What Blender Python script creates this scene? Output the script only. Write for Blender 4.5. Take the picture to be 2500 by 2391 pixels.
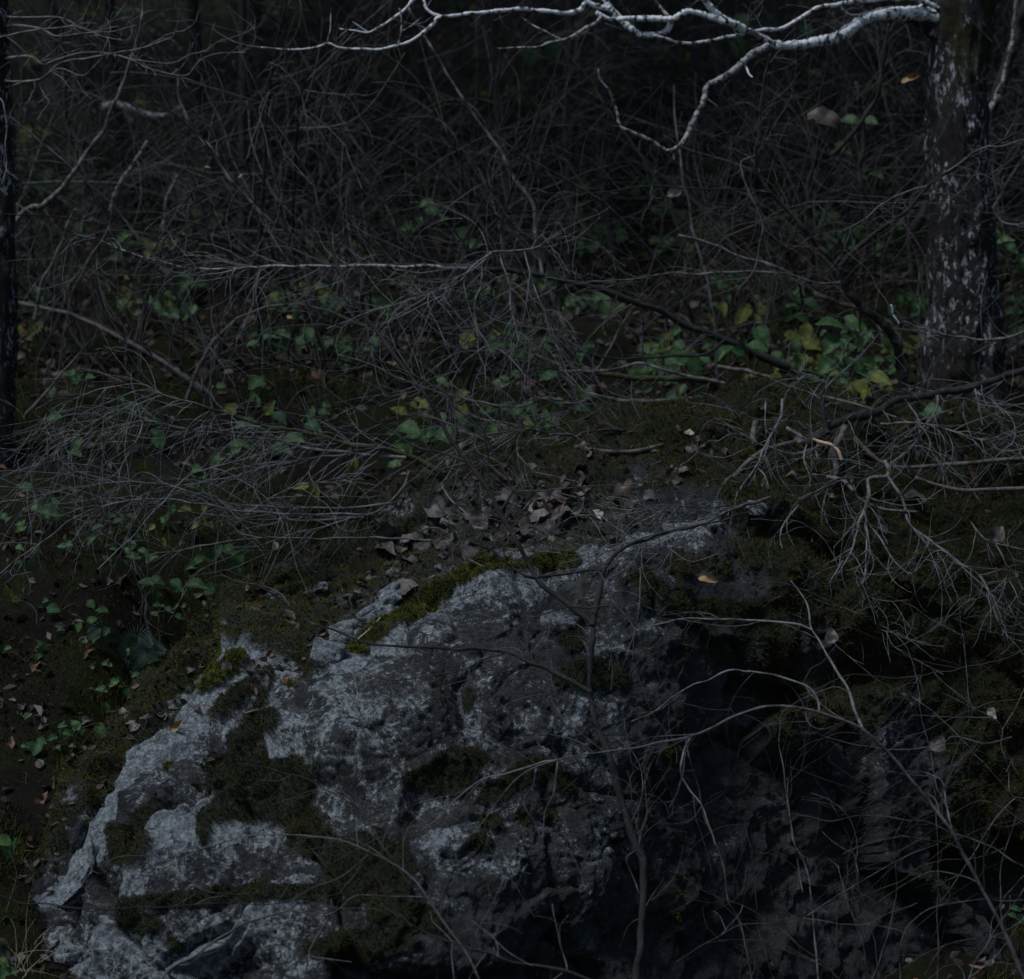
import bpy, math
import numpy as np

for o in list(bpy.data.objects):
    bpy.data.objects.remove(o, do_unlink=True)
scene = bpy.context.scene
COL = scene.collection
rad = math.radians

# ------------------------------------------------------------------ camera
FOCAL, SENSOR = 80.0, 36.0
PITCH = rad(-5.0)
CAMZ = 1.6
cam_data = bpy.data.cameras.new('camera')
cam_data.lens = FOCAL
cam_data.sensor_width = SENSOR
cam_data.sensor_fit = 'HORIZONTAL'
cam_data.clip_start = 0.1
cam_data.clip_end = 500
cam_data.dof.use_dof = True
cam_data.dof.focus_distance = 9.7
cam_data.dof.aperture_fstop = 2.4
cam = bpy.data.objects.new('camera', cam_data)
COL.objects.link(cam)
cam.location = (0, 0, CAMZ)
cam.rotation_euler = (math.pi / 2 + PITCH, 0, 0)
scene.camera = cam

# ------------------------------------------------------------------ light
SUN_EL, SUN_ROT = rad(60), rad(-122)      # overcast light through a gap high on the left
world = bpy.data.worlds.new('World')
scene.world = world
world.use_nodes = True
wn = world.node_tree
bg = wn.nodes['Background']
sky = wn.nodes.new('ShaderNodeTexSky')
sky.sky_type = 'NISHITA'
sky.sun_disc = False
sky.sun_elevation = SUN_EL
sky.sun_rotation = SUN_ROT
wn.links.new(sky.outputs[0], bg.inputs[0])
bg.inputs[1].default_value = 0.042
sun_data = bpy.data.lights.new('sun', 'SUN')
sun_data.energy = 1.5
sun_data.angle = rad(15)
sun_data.color = (0.90, 0.96, 1.0)
sun = bpy.data.objects.new('sun', sun_data)
COL.objects.link(sun)
sun.location = (-6, 6, 12)
# direction to the sun: azimuth measured like the sky's sun_rotation (from +Y towards +X)
sun.rotation_euler = (math.pi / 2 - SUN_EL, 0, math.pi - SUN_ROT)

vs = scene.view_settings
vs.view_transform = 'Standard'
vs.look = 'None'
vs.exposure = 0.68
vs.gamma = 1.0
vs.use_curve_mapping = False
scene.cycles.max_bounces = 4
scene.cycles.diffuse_bounces = 2
scene.cycles.glossy_bounces = 2
scene.cycles.transparent_max_bounces = 4
scene.cycles.use_denoising = True

# ------------------------------------------------------------------ helpers
rng = np.random.default_rng(7)
W, H = 2500.0, 2391.0
F = FOCAL / SENSOR * W
FWD = np.array([0, math.cos(PITCH), math.sin(PITCH)])
UPV = np.array([0, -math.sin(PITCH), math.cos(PITCH)])


def P(px, py, Y):
    """photo pixel + depth in metres along +Y -> world point"""
    px, py, Y = np.broadcast_arrays(np.asarray(px, float), np.asarray(py, float), np.asarray(Y, float))
    xc = (px - W / 2) / F
    zc = -(py - H / 2) / F
    d = FWD + zc[..., None] * UPV
    d = d + xc[..., None] * np.array([1.0, 0, 0])
    t = Y / d[..., 1]
    return d * t[..., None] + np.array([0, 0, CAMZ])


def proj(p):
    q = p - np.array([0, 0, CAMZ])
    f = q @ FWD
    return W / 2 + F * q[..., 0] / f, H / 2 - F * (q @ UPV) / f


def _h(ix, iy, iz, seed):
    n = (ix * 374761393 + iy * 668265263 + iz * 2147483647 + seed * 1274126177) & 0xFFFFFFFF
    n = ((n ^ (n >> 13)) * 1274126177) & 0xFFFFFFFF
    n = ((n ^ (n >> 16)) * 2246822519) & 0xFFFFFFFF
    return ((n ^ (n >> 15)) & 0xFFFFFF) / float(0xFFFFFF)


def noise(p, seed=0):
    p = np.asarray(p, float)
    i = np.floor(p).astype(np.int64)
    f = p - i
    f = f * f * (3 - 2 * f)
    r = 0
    for dx in (0, 1):
        wx = f[..., 0] if dx else 1 - f[..., 0]
        for dy in (0, 1):
            wy = f[..., 1] if dy else 1 - f[..., 1]
            for dz in (0, 1):
                wz = f[..., 2] if dz else 1 - f[..., 2]
                r = r + wx * wy * wz * _h(i[..., 0] + dx, i[..., 1] + dy, i[..., 2] + dz, seed)
    return r * 2 - 1


def fbm(p, octv=4, seed=0, gain=0.5):
    r, a, s = 0, 1.0, 1.0
    for k in range(octv):
        r = r + a * noise(p * s + 13.7 * k, seed + k)
        a *= gain
        s *= 2.03
    return r


def facets(p, seed=0):
    """cellular field with a tilted plane per cell: chunky broken-rock relief; also returns crack width"""
    i = np.floor(p).astype(np.int64)
    best = np.full(p.shape[:-1], 1e9)
    second = np.full(p.shape[:-1], 1e9)
    val = np.zeros(p.shape[:-1])
    for dx in (-1, 0, 1):
        for dy in (-1, 0, 1):
            for dz in (-1, 0, 1):
                c = i + np.array([dx, dy, dz])
                h = [_h(c[..., 0], c[..., 1], c[..., 2], seed + k) for k in range(7)]
                fp = c + np.stack(h[:3], -1)
                d = p - fp
                dist = np.sqrt((d * d).sum(-1))
                v = (d * (np.stack(h[3:6], -1) - 0.5)).sum(-1) * 2 + (h[6] - 0.5)
                m = dist < best
                second = np.where(m, best, np.minimum(second, dist))
                val = np.where(m, v, val)
                best = np.where(m, dist, best)
    return val, second - best


def smooth(a, b, x):
    t = np.clip((x - a) / (b - a), 0, 1)
    return t * t * (3 - 2 * t)


def quick_mesh(name, verts, faces, mat=None, smooth_shade=True, attrs=None, mat_index=None):
    me = bpy.data.meshes.new(name)
    verts = np.ascontiguousarray(verts, np.float32)
    faces = np.ascontiguousarray(faces, np.int32)
    k = faces.shape[1]
    me.vertices.add(len(verts))
    me.vertices.foreach_set('co', verts.ravel())
    me.loops.add(faces.size)
    me.loops.foreach_set('vertex_index', faces.ravel())
    me.polygons.add(len(faces))
    me.polygons.foreach_set('loop_start', np.arange(0, faces.size, k, dtype=np.int32))
    me.polygons.foreach_set('loop_total', np.full(len(faces), k, np.int32))
    me.polygons.foreach_set('use_smooth', np.full(len(faces), smooth_shade))
    for an, av in (attrs or {}).items():
        a = me.attributes.new(an, 'FLOAT', 'POINT')
        a.data.foreach_set('value', np.ascontiguousarray(av, np.float32))
    me.update(calc_edges=True)
    if mat is not None:
        for m in (mat if isinstance(mat, (list, tuple)) else [mat]):
            me.materials.append(m)
    if mat_index is not None:
        me.polygons.foreach_set('material_index', np.ascontiguousarray(mat_index, np.int32))
    return me


def obj(name, me, parent=None, loc=(0, 0, 0)):
    o = bpy.data.objects.new(name, me)
    COL.objects.link(o)
    o.location = loc
    if parent is not None:
        o.parent = parent
    return o


def tag(o, label=None, cat=None, group=None, kind=None):
    if label: o['label'] = label
    if cat: o['category'] = cat
    if group: o['group'] = group
    if kind: o['kind'] = kind
    return o


def thing(name, label, cat, loc=(0, 0, 0), group=None):
    o = bpy.data.objects.new(name, None)
    o.empty_display_size = 0.1
    COL.objects.link(o)
    o.location = [float(v) for v in loc]
    return tag(o, label, cat, group)


def part(name, vf, mat, parent, kind=None, label=None, attrs=None, smooth_shade=True):
    """vf in world coordinates -> a child mesh of parent (an Empty)"""
    v, f = vf
    loc = np.array(parent.location)
    o = obj(name, quick_mesh(name, v - loc, f, mat, smooth_shade, attrs), parent)
    return tag(o, label, None, None, kind)


# tubes ---------------------------------------------------------------
def tubes(paths, radii, sides=3, rough=0.0):
    paths = np.asarray(paths, float)
    radii = np.asarray(radii, float)
    if paths.ndim == 2:
        paths, radii = paths[None], radii[None]
    M, n, _ = paths.shape
    t = np.empty_like(paths)
    t[:, 1:-1] = paths[:, 2:] - paths[:, :-2]
    t[:, 0] = paths[:, 1] - paths[:, 0]
    t[:, -1] = paths[:, -1] - paths[:, -2]
    t /= np.linalg.norm(t, axis=-1, keepdims=True) + 1e-9
    ref = np.array([0.31, 0.87, 0.38])
    a = np.cross(t, ref)
    a /= np.linalg.norm(a, axis=-1, keepdims=True) + 1e-9
    b = np.cross(t, a)
    ang = np.arange(sides) / sides * 2 * np.pi
    ring = a[:, :, None] * np.cos(ang)[:, None] + b[:, :, None] * np.sin(ang)[:, None]
    rad_ = np.broadcast_to(radii[:, :, None, None], (M, n, sides, 1))
    if rough:
        q0 = paths[:, :, None] + ring * rad_
        rad_ = rad_ * (1 + rough * (fbm(q0 * 38, 3, 77) + 0.6 * noise(q0 * 14, 78)))[..., None]
    v = paths[:, :, None] + ring * rad_
    idx = np.arange(M * n * sides).reshape(M, n, sides)
    q = np.stack([idx[:, :-1], np.roll(idx, -1, 2)[:, :-1], np.roll(idx, -1, 2)[:, 1:], idx[:, 1:]], -1)
    return v.reshape(-1, 3), q.reshape(-1, 4)


def join(*vfs):
    vs_, fs_, n = [], [], 0
    for v, f in vfs:
        vs_.append(v)
        fs_.append(f + n)
        n += len(v)
    return np.concatenate(vs_), np.concatenate(fs_)


def spline(pts, n):
    """Catmull-Rom through pts, resampled to n points evenly along its length"""
    p = np.asarray(pts, float)
    if len(p) == 2:
        return p[0] + (p[1] - p[0]) * np.linspace(0, 1, n)[:, None]
    e = np.concatenate([[2 * p[0] - p[1]], p, [2 * p[-1] - p[-2]]])
    out = []
    for k in range(1, len(e) - 2):
        u = np.linspace(0, 1, 12, endpoint=False)[:, None]
        p0, p1, p2, p3 = e[k - 1], e[k], e[k + 1], e[k + 2]
        out.append(0.5 * (2 * p1 + (p2 - p0) * u + (2 * p0 - 5 * p1 + 4 * p2 - p3) * u ** 2 + (3 * p1 - p0 - 3 * p2 + p3) * u ** 3))
    c = np.concatenate(out + [p[-1:]])
    s = np.concatenate([[0], np.cumsum(np.linalg.norm(np.diff(c, axis=0), axis=1))])
    q = np.linspace(0, s[-1], n)
    return np.stack([np.interp(q, s, c[:, k]) for k in range(c.shape[1])], 1)


def trace(pts, y0, y1, r0, r1, n=28, wob=0.004, r=None):
    """a branch followed through the photo: pixels, depth at both ends, radii in pixels"""
    r = r or rng
    pts = np.asarray(pts, float)
    c2 = spline(pts, n)
    s = np.linspace(0, 1, n)
    Y = y0 + (y1 - y0) * s
    p = P(c2[:, 0], c2[:, 1], Y)
    ph = r.uniform(0, 50, 3)
    q = s[:, None] * np.linalg.norm(p[-1] - p[0]) * 9 + ph
    w = np.stack([noise(np.stack([q[:, 0], q[:, 1] * 0 + k * 7.1, q[:, 2]], 1), 5) for k in range(3)], 1)
    w[:, 1] *= 4
    p = p + w * wob * smooth(0, 0.08, s)[:, None]
    rr = (r0 + (r1 - r0) * s ** 0.85) * Y / F
    rr = rr * (1 + 0.16 * noise(np.stack([s * n * 0.8, s * 0 + ph[0], s * 0], 1), 9))
    return p, rr


def grow(start, d, length, n, wig, grav, r):
    M = len(start)
    out = np.empty((M, n, 3))
    out[:, 0] = start
    bend = r.normal(0, 1, (M, 3)) * 0.09
    d = d / (np.linalg.norm(d, axis=1, keepdims=True) + 1e-9)
    for k in range(1, n):
        d = d + r.normal(0, 1, (M, 3)) * wig + bend
        d[:, 2] -= grav
        d /= np.linalg.norm(d, axis=1, keepdims=True)
        out[:, k] = out[:, k - 1] + d * (length / (n - 1))[:, None]
    return out


def spawn(paths, radii, K, r, t0=0.15, t1=0.98, ang=(25, 65), length=(0.1, 0.4), n=7, wig=0.14, grav=0.02,
          rmax=0.6, tip=0.25, shrink=0.6, rmin=0.0009, flat=0.55):
    """K side shoots on a set of equal-length paths"""
    M, m, _ = paths.shape
    L = np.linalg.norm(np.diff(paths, axis=1), axis=2).sum(1)
    i = r.choice(M, K, p=L / L.sum())
    t = r.uniform(t0, t1, K)
    x = t * (m - 1)
    k = np.minimum(x.astype(int), m - 2)
    fr = (x - k)[:, None]
    a, b = paths[i, k], paths[i, k + 1]
    start = a + (b - a) * fr
    tan = (b - a) / (np.linalg.norm(b - a, axis=1, keepdims=True) + 1e-9)
    q = r.normal(0, 1, (K, 3))
    q[:, 1] *= flat
    q -= (q * tan).sum(1, keepdims=True) * tan
    q /= np.linalg.norm(q, axis=1, keepdims=True) + 1e-9
    an = np.radians(r.uniform(ang[0], ang[1], K))[:, None]
    d = tan * np.cos(an) + q * np.sin(an)
    ln = r.uniform(length[0], length[1], K) * (1 - shrink * t)
    pr = radii[i, k]
    rs = np.maximum(np.minimum(pr * r.uniform(0.45, 0.8, K), rmax), rmin * 1.4)
    p = grow(start, d, ln, n, wig, grav, r)
    rr = rs[:, None] * np.linspace(1, tip, n)[None]
    return p, np.maximum(rr, rmin)


def resample(p, rr, n):
    s = np.linspace(0, 1, len(p))
    q = np.linspace(0, 1, n)
    return np.stack([np.interp(q, s, p[:, k]) for k in range(3)], 1), np.interp(q, s, rr)


# ------------------------------------------------------------------ materials
def nodes_of(name):
    m = bpy.data.materials.new(name)
    m.use_nodes = True
    nt = m.node_tree
    return m, nt, nt.nodes['Principled BSDF']


class NT:
    def __init__(s, nt):
        s.nt = nt
        s.tc = nt.nodes.new('ShaderNodeTexCoord')

    def n(s, t, **kw):
        x = s.nt.nodes.new(t)
        for k, v in kw.items():
            setattr(x, k, v)
        return x

    def link(s, a, b):
        s.nt.links.new(a, b)

    def coord(s, scale=(1, 1, 1), rot=(0, 0, 0)):
        m = s.n('ShaderNodeMapping')
        m.inputs['Scale'].default_value = scale
        m.inputs['Rotation'].default_value = rot
        g = s.n('ShaderNodeNewGeometry')
        s.link(g.outputs['Position'], m.inputs[0])
        return m.outputs[0]

    def noise(s, scale, detail=4, rough=0.55, co=None, dist=0.0):
        x = s.n('ShaderNodeTexNoise')
        x.inputs['Scale'].default_value = scale
        x.inputs['Detail'].default_value = detail
        x.inputs['Roughness'].default_value = rough
        x.inputs['Distortion'].default_value = dist
        s.link(co if co is not None else s.coord(), x.inputs['Vector'])
        return x.outputs[0]

    def voro(s, scale, co=None, feature='F1'):
        x = s.n('ShaderNodeTexVoronoi', feature=feature)
        x.inputs['Scale'].default_value = scale
        s.link(co if co is not None else s.coord(), x.inputs['Vector'])
        return x.outputs[0]

    def ramp(s, f, stops):
        x = s.n('ShaderNodeValToRGB')
        e = x.color_ramp.elements
        while len(e) < len(stops):
            e.new(0.5)
        for k, (p, c) in enumerate(stops):
            e[k].position = p
            e[k].color = (*c, 1) if len(c) == 3 else c
        s.link(f, x.inputs[0])
        return x.outputs[0]

    def step(s, f, a, b):
        x = s.n('ShaderNodeMapRange', interpolation_type='SMOOTHSTEP')
        x.inputs[1].default_value = a
        x.inputs[2].default_value = b
        s.link(f, x.inputs[0])
        return x.outputs[0]

    def math(s, op, a, b=None):
        x = s.n('ShaderNodeMath', operation=op)
        for k, v in enumerate((a, b)):
            if v is None: continue
            if isinstance(v, (int, float)):
                x.inputs[k].default_value = v
            else:
                s.link(v, x.inputs[k])
        return x.outputs[0]

    def mix(s, f, a, b):
        x = s.n('ShaderNodeMix', data_type='RGBA')
        for k, v in ((0, f), (6, a), (7, b)):
            if isinstance(v, (int, float)):
                x.inputs[k].default_value = v
            elif isinstance(v, tuple):
                x.inputs[k].default_value = (*v, 1)
            else:
                s.link(v, x.inputs[k])
        return x.outputs[2]

    def attr(s, name):
        x = s.n('ShaderNodeAttribute', attribute_name=name)
        return x.outputs['Fac']

    def bump(s, h, strength, dist=0.01, prev=None):
        x = s.n('ShaderNodeBump')
        x.inputs['Strength'].default_value = strength
        x.inputs['Distance'].default_value = dist
        s.link(h, x.inputs['Height'])
        if prev is not None:
            s.link(prev, x.inputs['Normal'])
        return x.outputs[0]


def mat_bark(name, c0, c1, c2, scale=60, rough=0.8, stretch=(1, 1, 1), thr=(0.45, 0.62)):
    m, nt, b = nodes_of(name)
    t = NT(nt)
    co = t.coord(stretch)
    base = t.mix(t.noise(scale, 4, 0.6, co), c0, c1)
    spots = t.step(t.noise(scale * 0.45, 5, 0.7, co), thr[0], thr[1])
    col = t.mix(spots, base, c2)
    t.link(col, b.inputs['Base Color'])
    b.inputs['Roughness'].default_value = rough
    b.inputs['Specular IOR Level'].default_value = 0.25
    t.link(t.bump(t.noise(scale * 1.7, 4, 0.7, co), 0.6, 0.004), b.inputs['Normal'])
    return m


M_BIRCH = mat_bark('birch_bark', (0.72, 0.74, 0.76), (0.55, 0.57, 0.59), (0.03, 0.028, 0.026), 70, 0.6, thr=(0.50, 0.58))
M_BIRCH_OLD = mat_bark('old_branch_bark', (0.40, 0.41, 0.42), (0.15, 0.145, 0.14), (0.035, 0.032, 0.03), 75, 0.7, thr=(0.46, 0.57))
M_TWIG = mat_bark('twig_bark', (0.055, 0.050, 0.049), (0.115, 0.11, 0.11), (0.03, 0.027, 0.026), 40, 0.55)
M_TWIG_PALE = mat_bark('pale_twig_bark', (0.095, 0.095, 0.098), (0.19, 0.20, 0.215), (0.055, 0.052, 0.05), 40, 0.55)
M_BACK = mat_bark('thicket_bark', (0.024, 0.021, 0.018), (0.054, 0.048, 0.044), (0.014, 0.012, 0.011), 30, 0.7)
M_DARK = mat_bark('dark_bark', (0.013, 0.012, 0.012), (0.030, 0.027, 0.027), (0.06, 0.06, 0.064), 50, 0.85, thr=(0.56, 0.74))
M_GREY = mat_bark('grey_bark', (0.10, 0.092, 0.088), (0.19, 0.18, 0.175), (0.05, 0.045, 0.04), 45, 0.75)
M_MOSSY = mat_bark('mossy_bark', (0.035, 0.038, 0.015), (0.055, 0.065, 0.018), (0.045, 0.038, 0.033), 40, 0.95)
M_DEAD = mat_bark('dead_wood', (0.085, 0.072, 0.065), (0.14, 0.12, 0.112), (0.04, 0.034, 0.03), 40, 0.8)
M_SPLIT = mat_bark('split_wood', (0.55, 0.36, 0.26), (0.62, 0.46, 0.36), (0.40, 0.25, 0.17), 50, 0.7)
M_STEM = mat_bark('green_stem', (0.05, 0.045, 0.02), (0.06, 0.075, 0.03), (0.05, 0.03, 0.025), 60, 0.7)


def mat_trunk():
    m, nt, b = nodes_of('trunk_bark')
    t = NT(nt)
    co = t.coord((1, 1, 0.42))
    base = t.mix(t.noise(34, 6, 0.7, co), (0.008, 0.007, 0.007), (0.036, 0.032, 0.032))
    fl = t.step(t.noise(30, 7, 0.74, co, 0.4), 0.535, 0.595)
    big = t.step(t.noise(5.5, 3, 0.6, t.coord((1, 1, 0.6))), 0.40, 0.56)
    fl = t.math('MULTIPLY', fl, big)
    col = t.mix(fl, base, (0.42, 0.45, 0.49))
    mo = t.math('MULTIPLY', t.step(t.noise(5, 4, 0.6), 0.45, 0.6), t.attr('moss'))
    col = t.mix(mo, col, (0.030, 0.030, 0.011))
    t.link(col, b.inputs['Base Color'])
    b.inputs['Roughness'].default_value = 0.85
    b.inputs['Specular IOR Level'].default_value = 0.2
    t.link(t.bump(t.noise(45, 7, 0.75, co), 1.0, 0.03), b.inputs['Normal'])
    return m


def mat_rock():
    m, nt, b = nodes_of('lichen_rock')
    t = NT(nt)
    wo = t.coord()
    n1 = t.noise(3.2, 6, 0.62, wo, 0.4)
    n2 = t.noise(11, 6, 0.66, wo, 0.5)
    n3 = t.noise(45, 5, 0.7, wo)
    grain = t.noise(170, 3, 0.7, wo)
    base = t.mix(n2, (0.016, 0.0175, 0.020), (0.082, 0.087, 0.096))
    # brown-pink weathered stone showing between the lichens
    base = t.mix(t.math('MULTIPLY', t.step(t.noise(2.1, 4, 0.6, wo, 0.6), 0.50, 0.64), 0.55), base, t.mix(n3, (0.065, 0.054, 0.050), (0.17, 0.145, 0.133)))
    # dark crust lichens
    dk = t.step(t.noise(8.5, 6, 0.66, wo, 0.8), 0.47, 0.53)
    col = t.mix(t.math('MULTIPLY', dk, 0.75), base, t.mix(n3, (0.010, 0.010, 0.010), (0.034, 0.034, 0.034)))
    # pale lichens, bias adds painted highlights: patches with ragged edges, broken up by grain
    bias = t.attr('lichen')
    lf = t.math('ADD', t.math('ADD', t.math('ADD', t.math('MULTIPLY', t.noise(9.0, 8, 0.74, wo, 0.7), 0.8), t.math('MULTIPLY', t.noise(2.6, 3, 0.55, t.coord((1, 1, 1), (0.3, 0.2, 0.9)), 0.5), 0.3)), t.math('MULTIPLY', n3, 0.34)), t.math('MULTIPLY', grain, 0.30))
    lf = t.math('ADD', lf, t.math('MULTIPLY', bias, 0.12))
    pale = t.math('ADD', t.math('MULTIPLY', t.step(lf, 0.82, 1.0), 0.22), t.math('MULTIPLY', t.step(lf, 0.905, 0.985), 0.72))
    col = t.mix(t.math('MULTIPLY', pale, 0.85), col, t.mix(t.step(n3, 0.35, 0.7), (0.21, 0.24, 0.265), (0.74, 0.80, 0.85)))
    # blue-green rosettes
    v = t.voro(9, t.coord((1, 1, 1)), 'F1')
    ro = t.math('MULTIPLY', t.step(t.math('ADD', v, t.math('MULTIPLY', n3, 0.35)), 0.42, 0.34), t.step(n1, 0.5, 0.58))
    col = t.mix(t.math('MULTIPLY', ro, 0.6), col, (0.13, 0.165, 0.18))
    # fine dark and pale specks
    col = t.mix(t.step(grain, 0.58, 0.72), col, t.mix(0.35, col, (0.42, 0.42, 0.42)))
    col = t.mix(t.step(t.noise(120, 4, 0.7, t.coord((1, 1, 1), (0.4, 0.7, 0.2))), 0.56, 0.66), col, (0.022, 0.021, 0.02))
    # soil and dead moss film under the moss
    col = t.mix(t.math('MULTIPLY', t.attr('moss'), 0.95), col, t.mix(n3, (0.012, 0.013, 0.004), (0.036, 0.037, 0.011)))
    t.link(col, b.inputs['Base Color'])
    b.inputs['Roughness'].default_value = 0.8
    b.inputs['Specular IOR Level'].default_value = 0.3
    cr = t.step(t.voro(13, t.coord((1, 1, 1), (0.2, 0.5, 0.1)), 'DISTANCE_TO_EDGE'), 0.0, 0.06)
    h = t.math('ADD', t.math('ADD', t.math('MULTIPLY', t.noise(26, 8, 0.75, wo, 0.6), 1.2), t.math('MULTIPLY', t.noise(90, 5, 0.75, wo), 0.6)), t.math('MULTIPLY', cr, 0.12))
    t.link(t.bump(h, 1.0, 0.06), b.inputs['Normal'])
    return m


def mat_soil():
    m, nt, b = nodes_of('forest_floor')
    t = NT(nt)
    n3 = t.noise(30, 6, 0.7)
    col = t.mix(n3, (0.004, 0.0035, 0.003), (0.017, 0.014, 0.011))  # soil darkened to stand in for tree shade on the hollow
    col = t.mix(t.step(t.noise(1.6, 5, 0.6), 0.42, 0.58), col, t.mix(n3, (0.005, 0.007, 0.0025), (0.022, 0.026, 0.008)))
    t.link(col, b.inputs['Base Color'])
    b.inputs['Roughness'].default_value = 0.95
    b.inputs['Specular IOR Level'].default_value = 0.1
    t.link(t.bump(t.noise(40, 6, 0.75), 1.0, 0.03), b.inputs['Normal'])
    return m


def mat_moss(name, c0, c1, c2):
    m, nt, b = nodes_of(name)
    t = NT(nt)
    col = t.mix(t.step(t.noise(60, 3, 0.6), 0.35, 0.65), c0, c1)
    col = t.mix(t.step(t.noise(4, 4, 0.6), 0.45, 0.62), col, c2)
    t.link(col, b.inputs['Base Color'])
    b.inputs['Roughness'].default_value = 0.9
    b.inputs['Specular IOR Level'].default_value = 0.1
    return m


def mat_leaf(name, c0, c1, c2, vary=0.5, gloss=0.6, trans=0.0):
    m, nt, b = nodes_of(name)
    t = NT(nt)
    oi = t.n('ShaderNodeObjectInfo')
    col = t.mix(oi.outputs['Random'], c0, c1)
    col = t.mix(t.math('MULTIPLY', t.step(t.noise(45, 4, 0.65), 0.45, 0.68), vary), col, c2)
    t.link(col, b.inputs['Base Color'])
    b.inputs['Roughness'].default_value = gloss
    b.inputs['Specular IOR Level'].default_value = 0.3
    t.link(t.bump(t.noise(130, 3, 0.6), 0.5, 0.003), b.inputs['Normal'])
    if trans:
        tr = t.n('ShaderNodeBsdfTranslucent')
        t.link(col, tr.inputs[0])
        mx = t.n('ShaderNodeMixShader')
        mx.inputs[0].default_value = trans
        out = nt.nodes['Material Output']
        t.link(b.outputs[0], mx.inputs[1])
        t.link(tr.outputs[0], mx.inputs[2])
        t.link(mx.outputs[0], out.inputs[0])
    return m


M_TRUNK = mat_trunk()
M_ROCK = mat_rock()
M_SOIL = mat_soil()
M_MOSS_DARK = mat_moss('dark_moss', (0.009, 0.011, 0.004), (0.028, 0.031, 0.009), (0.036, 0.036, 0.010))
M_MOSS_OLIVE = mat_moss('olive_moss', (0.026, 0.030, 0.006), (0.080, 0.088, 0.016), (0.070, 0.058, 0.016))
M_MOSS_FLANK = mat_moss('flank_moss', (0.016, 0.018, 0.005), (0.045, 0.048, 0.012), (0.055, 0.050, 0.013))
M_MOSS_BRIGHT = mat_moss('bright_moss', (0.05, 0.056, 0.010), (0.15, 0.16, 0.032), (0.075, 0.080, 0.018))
M_GREEN = mat_leaf('green_leaf', (0.028, 0.082, 0.030), (0.066, 0.125, 0.040), (0.024, 0.058, 0.018), 0.6, 0.55, 0.25)
M_YELLOW = mat_leaf('yellow_leaf', (0.12, 0.13, 0.020), (0.10, 0.125, 0.022), (0.06, 0.085, 0.02), 0.5, 0.55, 0.25)
M_LITTER = mat_leaf('grey_brown_leaf', (0.055, 0.046, 0.043), (0.125, 0.112, 0.108), (0.028, 0.022, 0.019), 0.8, 0.55)
M_BROWN = mat_leaf('rotting_brown_leaf', (0.035, 0.026, 0.021), (0.075, 0.056, 0.046), (0.02, 0.015, 0.012), 0.7, 0.5)
M_RUSSET = mat_leaf('russet_leaf', (0.09, 0.047, 0.03), (0.14, 0.078, 0.048), (0.045, 0.026, 0.018), 0.6, 0.55)
M_TAN = mat_leaf('tan_leaf', (0.24, 0.16, 0.075), (0.30, 0.22, 0.115), (0.12, 0.08, 0.04), 0.6, 0.55)
M_PALE = mat_leaf('pale_leaf', (0.28, 0.265, 0.225), (0.32, 0.305, 0.265), (0.13, 0.11, 0.085), 0.6, 0.55)
M_FERN = mat_leaf('fern_frond', (0.022, 0.045, 0.034), (0.028, 0.054, 0.042), (0.016, 0.03, 0.022), 0.5, 0.6, 0.15)
M_GRASS = mat_leaf('dry_grass', (0.20, 0.16, 0.10), (0.28, 0.24, 0.16), (0.12, 0.09, 0.05), 0.5, 0.6)

#%%SETTING
# ------------------------------------------------------------------ ground
LY = np.array([-60, -8, 0, 5, 7.0, 8.3, 9.2, 10.5, 11.2, 13, 16, 22, 30, 45, 80, 160.])
LZ = np.array([0.6, 0.1, 0, -0.9, -1.25, -0.98, -0.60, -0.06, 0.32, 0.95, 1.62, 3.05, 5.45, 10.5, 23, 55.])
RY = np.array([-60, -8, 0, 5, 7.0, 9.0, 10.3, 10.9, 11.4, 13, 16, 22, 30, 45, 80, 160.])
RZ = np.array([0.6, 0.1, 0, -0.9, -1.45, -1.48, -1.35, -0.55, 0.2, 0.93, 1.62, 3.05, 5.45, 10.5, 23, 55.])


def zground(x, y, fine=True):
    a = np.interp(y, LY, LZ)
    b = np.interp(y, RY, RZ)
    w = smooth(-2.0, -0.9, x)
    z = a * (1 - w) + b * w
    p = np.stack([x, y, x * 0], -1)
    amp = smooth(0, 14, np.abs(y - 6))
    z = z + fbm(p * 0.35, 3, 21) * 0.22 * amp
    if fine:
        z = z + fbm(p * 1.9, 4, 31) * 0.08
    return z


def axis(lo, hi, c0, c1, fine, coarse):
    a = np.arange(c0, c1 + 1e-6, fine)
    s, out = fine, []
    x = c1
    while x < hi:
        s = min(s * 1.12, coarse)
        x += s
        out.append(x)
    s, out2 = fine, []
    x = c0
    while x > lo:
        s = min(s * 1.12, coarse)
        x -= s
        out2.append(x)
    return np.concatenate([out2[::-1], a, out])


gx = axis(-120, 120, -4.5, 4.5, 0.035, 6)
gy = axis(-55, 155, 7.5, 20, 0.04, 5)
GX, GY = np.meshgrid(gx, gy)
GZ = zground(GX, GY)
ii = np.arange(GX.size).reshape(GX.shape)
gq = np.stack([ii[:-1, :-1], ii[:-1, 1:], ii[1:, 1:], ii[1:, :-1]], -1).reshape(-1, 4)
ground = obj('ground', quick_mesh('ground', np.stack([GX, GY, GZ], -1).reshape(-1, 3), gq, M_SOIL))
tag(ground, 'dark mossy forest floor rising behind the boulder', None, None, 'structure')


def ground_at(px, py, y0=8.0, y1=45.0):
    """where the sight line through a photo pixel meets the ground"""
    Y = np.concatenate([np.arange(y0, 20, 0.05), np.arange(20, y1, 0.25)])
    p = P(px, py, Y)
    below = p[:, 2] < zground(p[:, 0], p[:, 1], False)
    k = int(np.argmax(below)) if below.any() else len(Y) - 1
    q = p[k]
    return np.array([q[0], q[1], zground(q[0:1], q[1:2])[0]])


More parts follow.
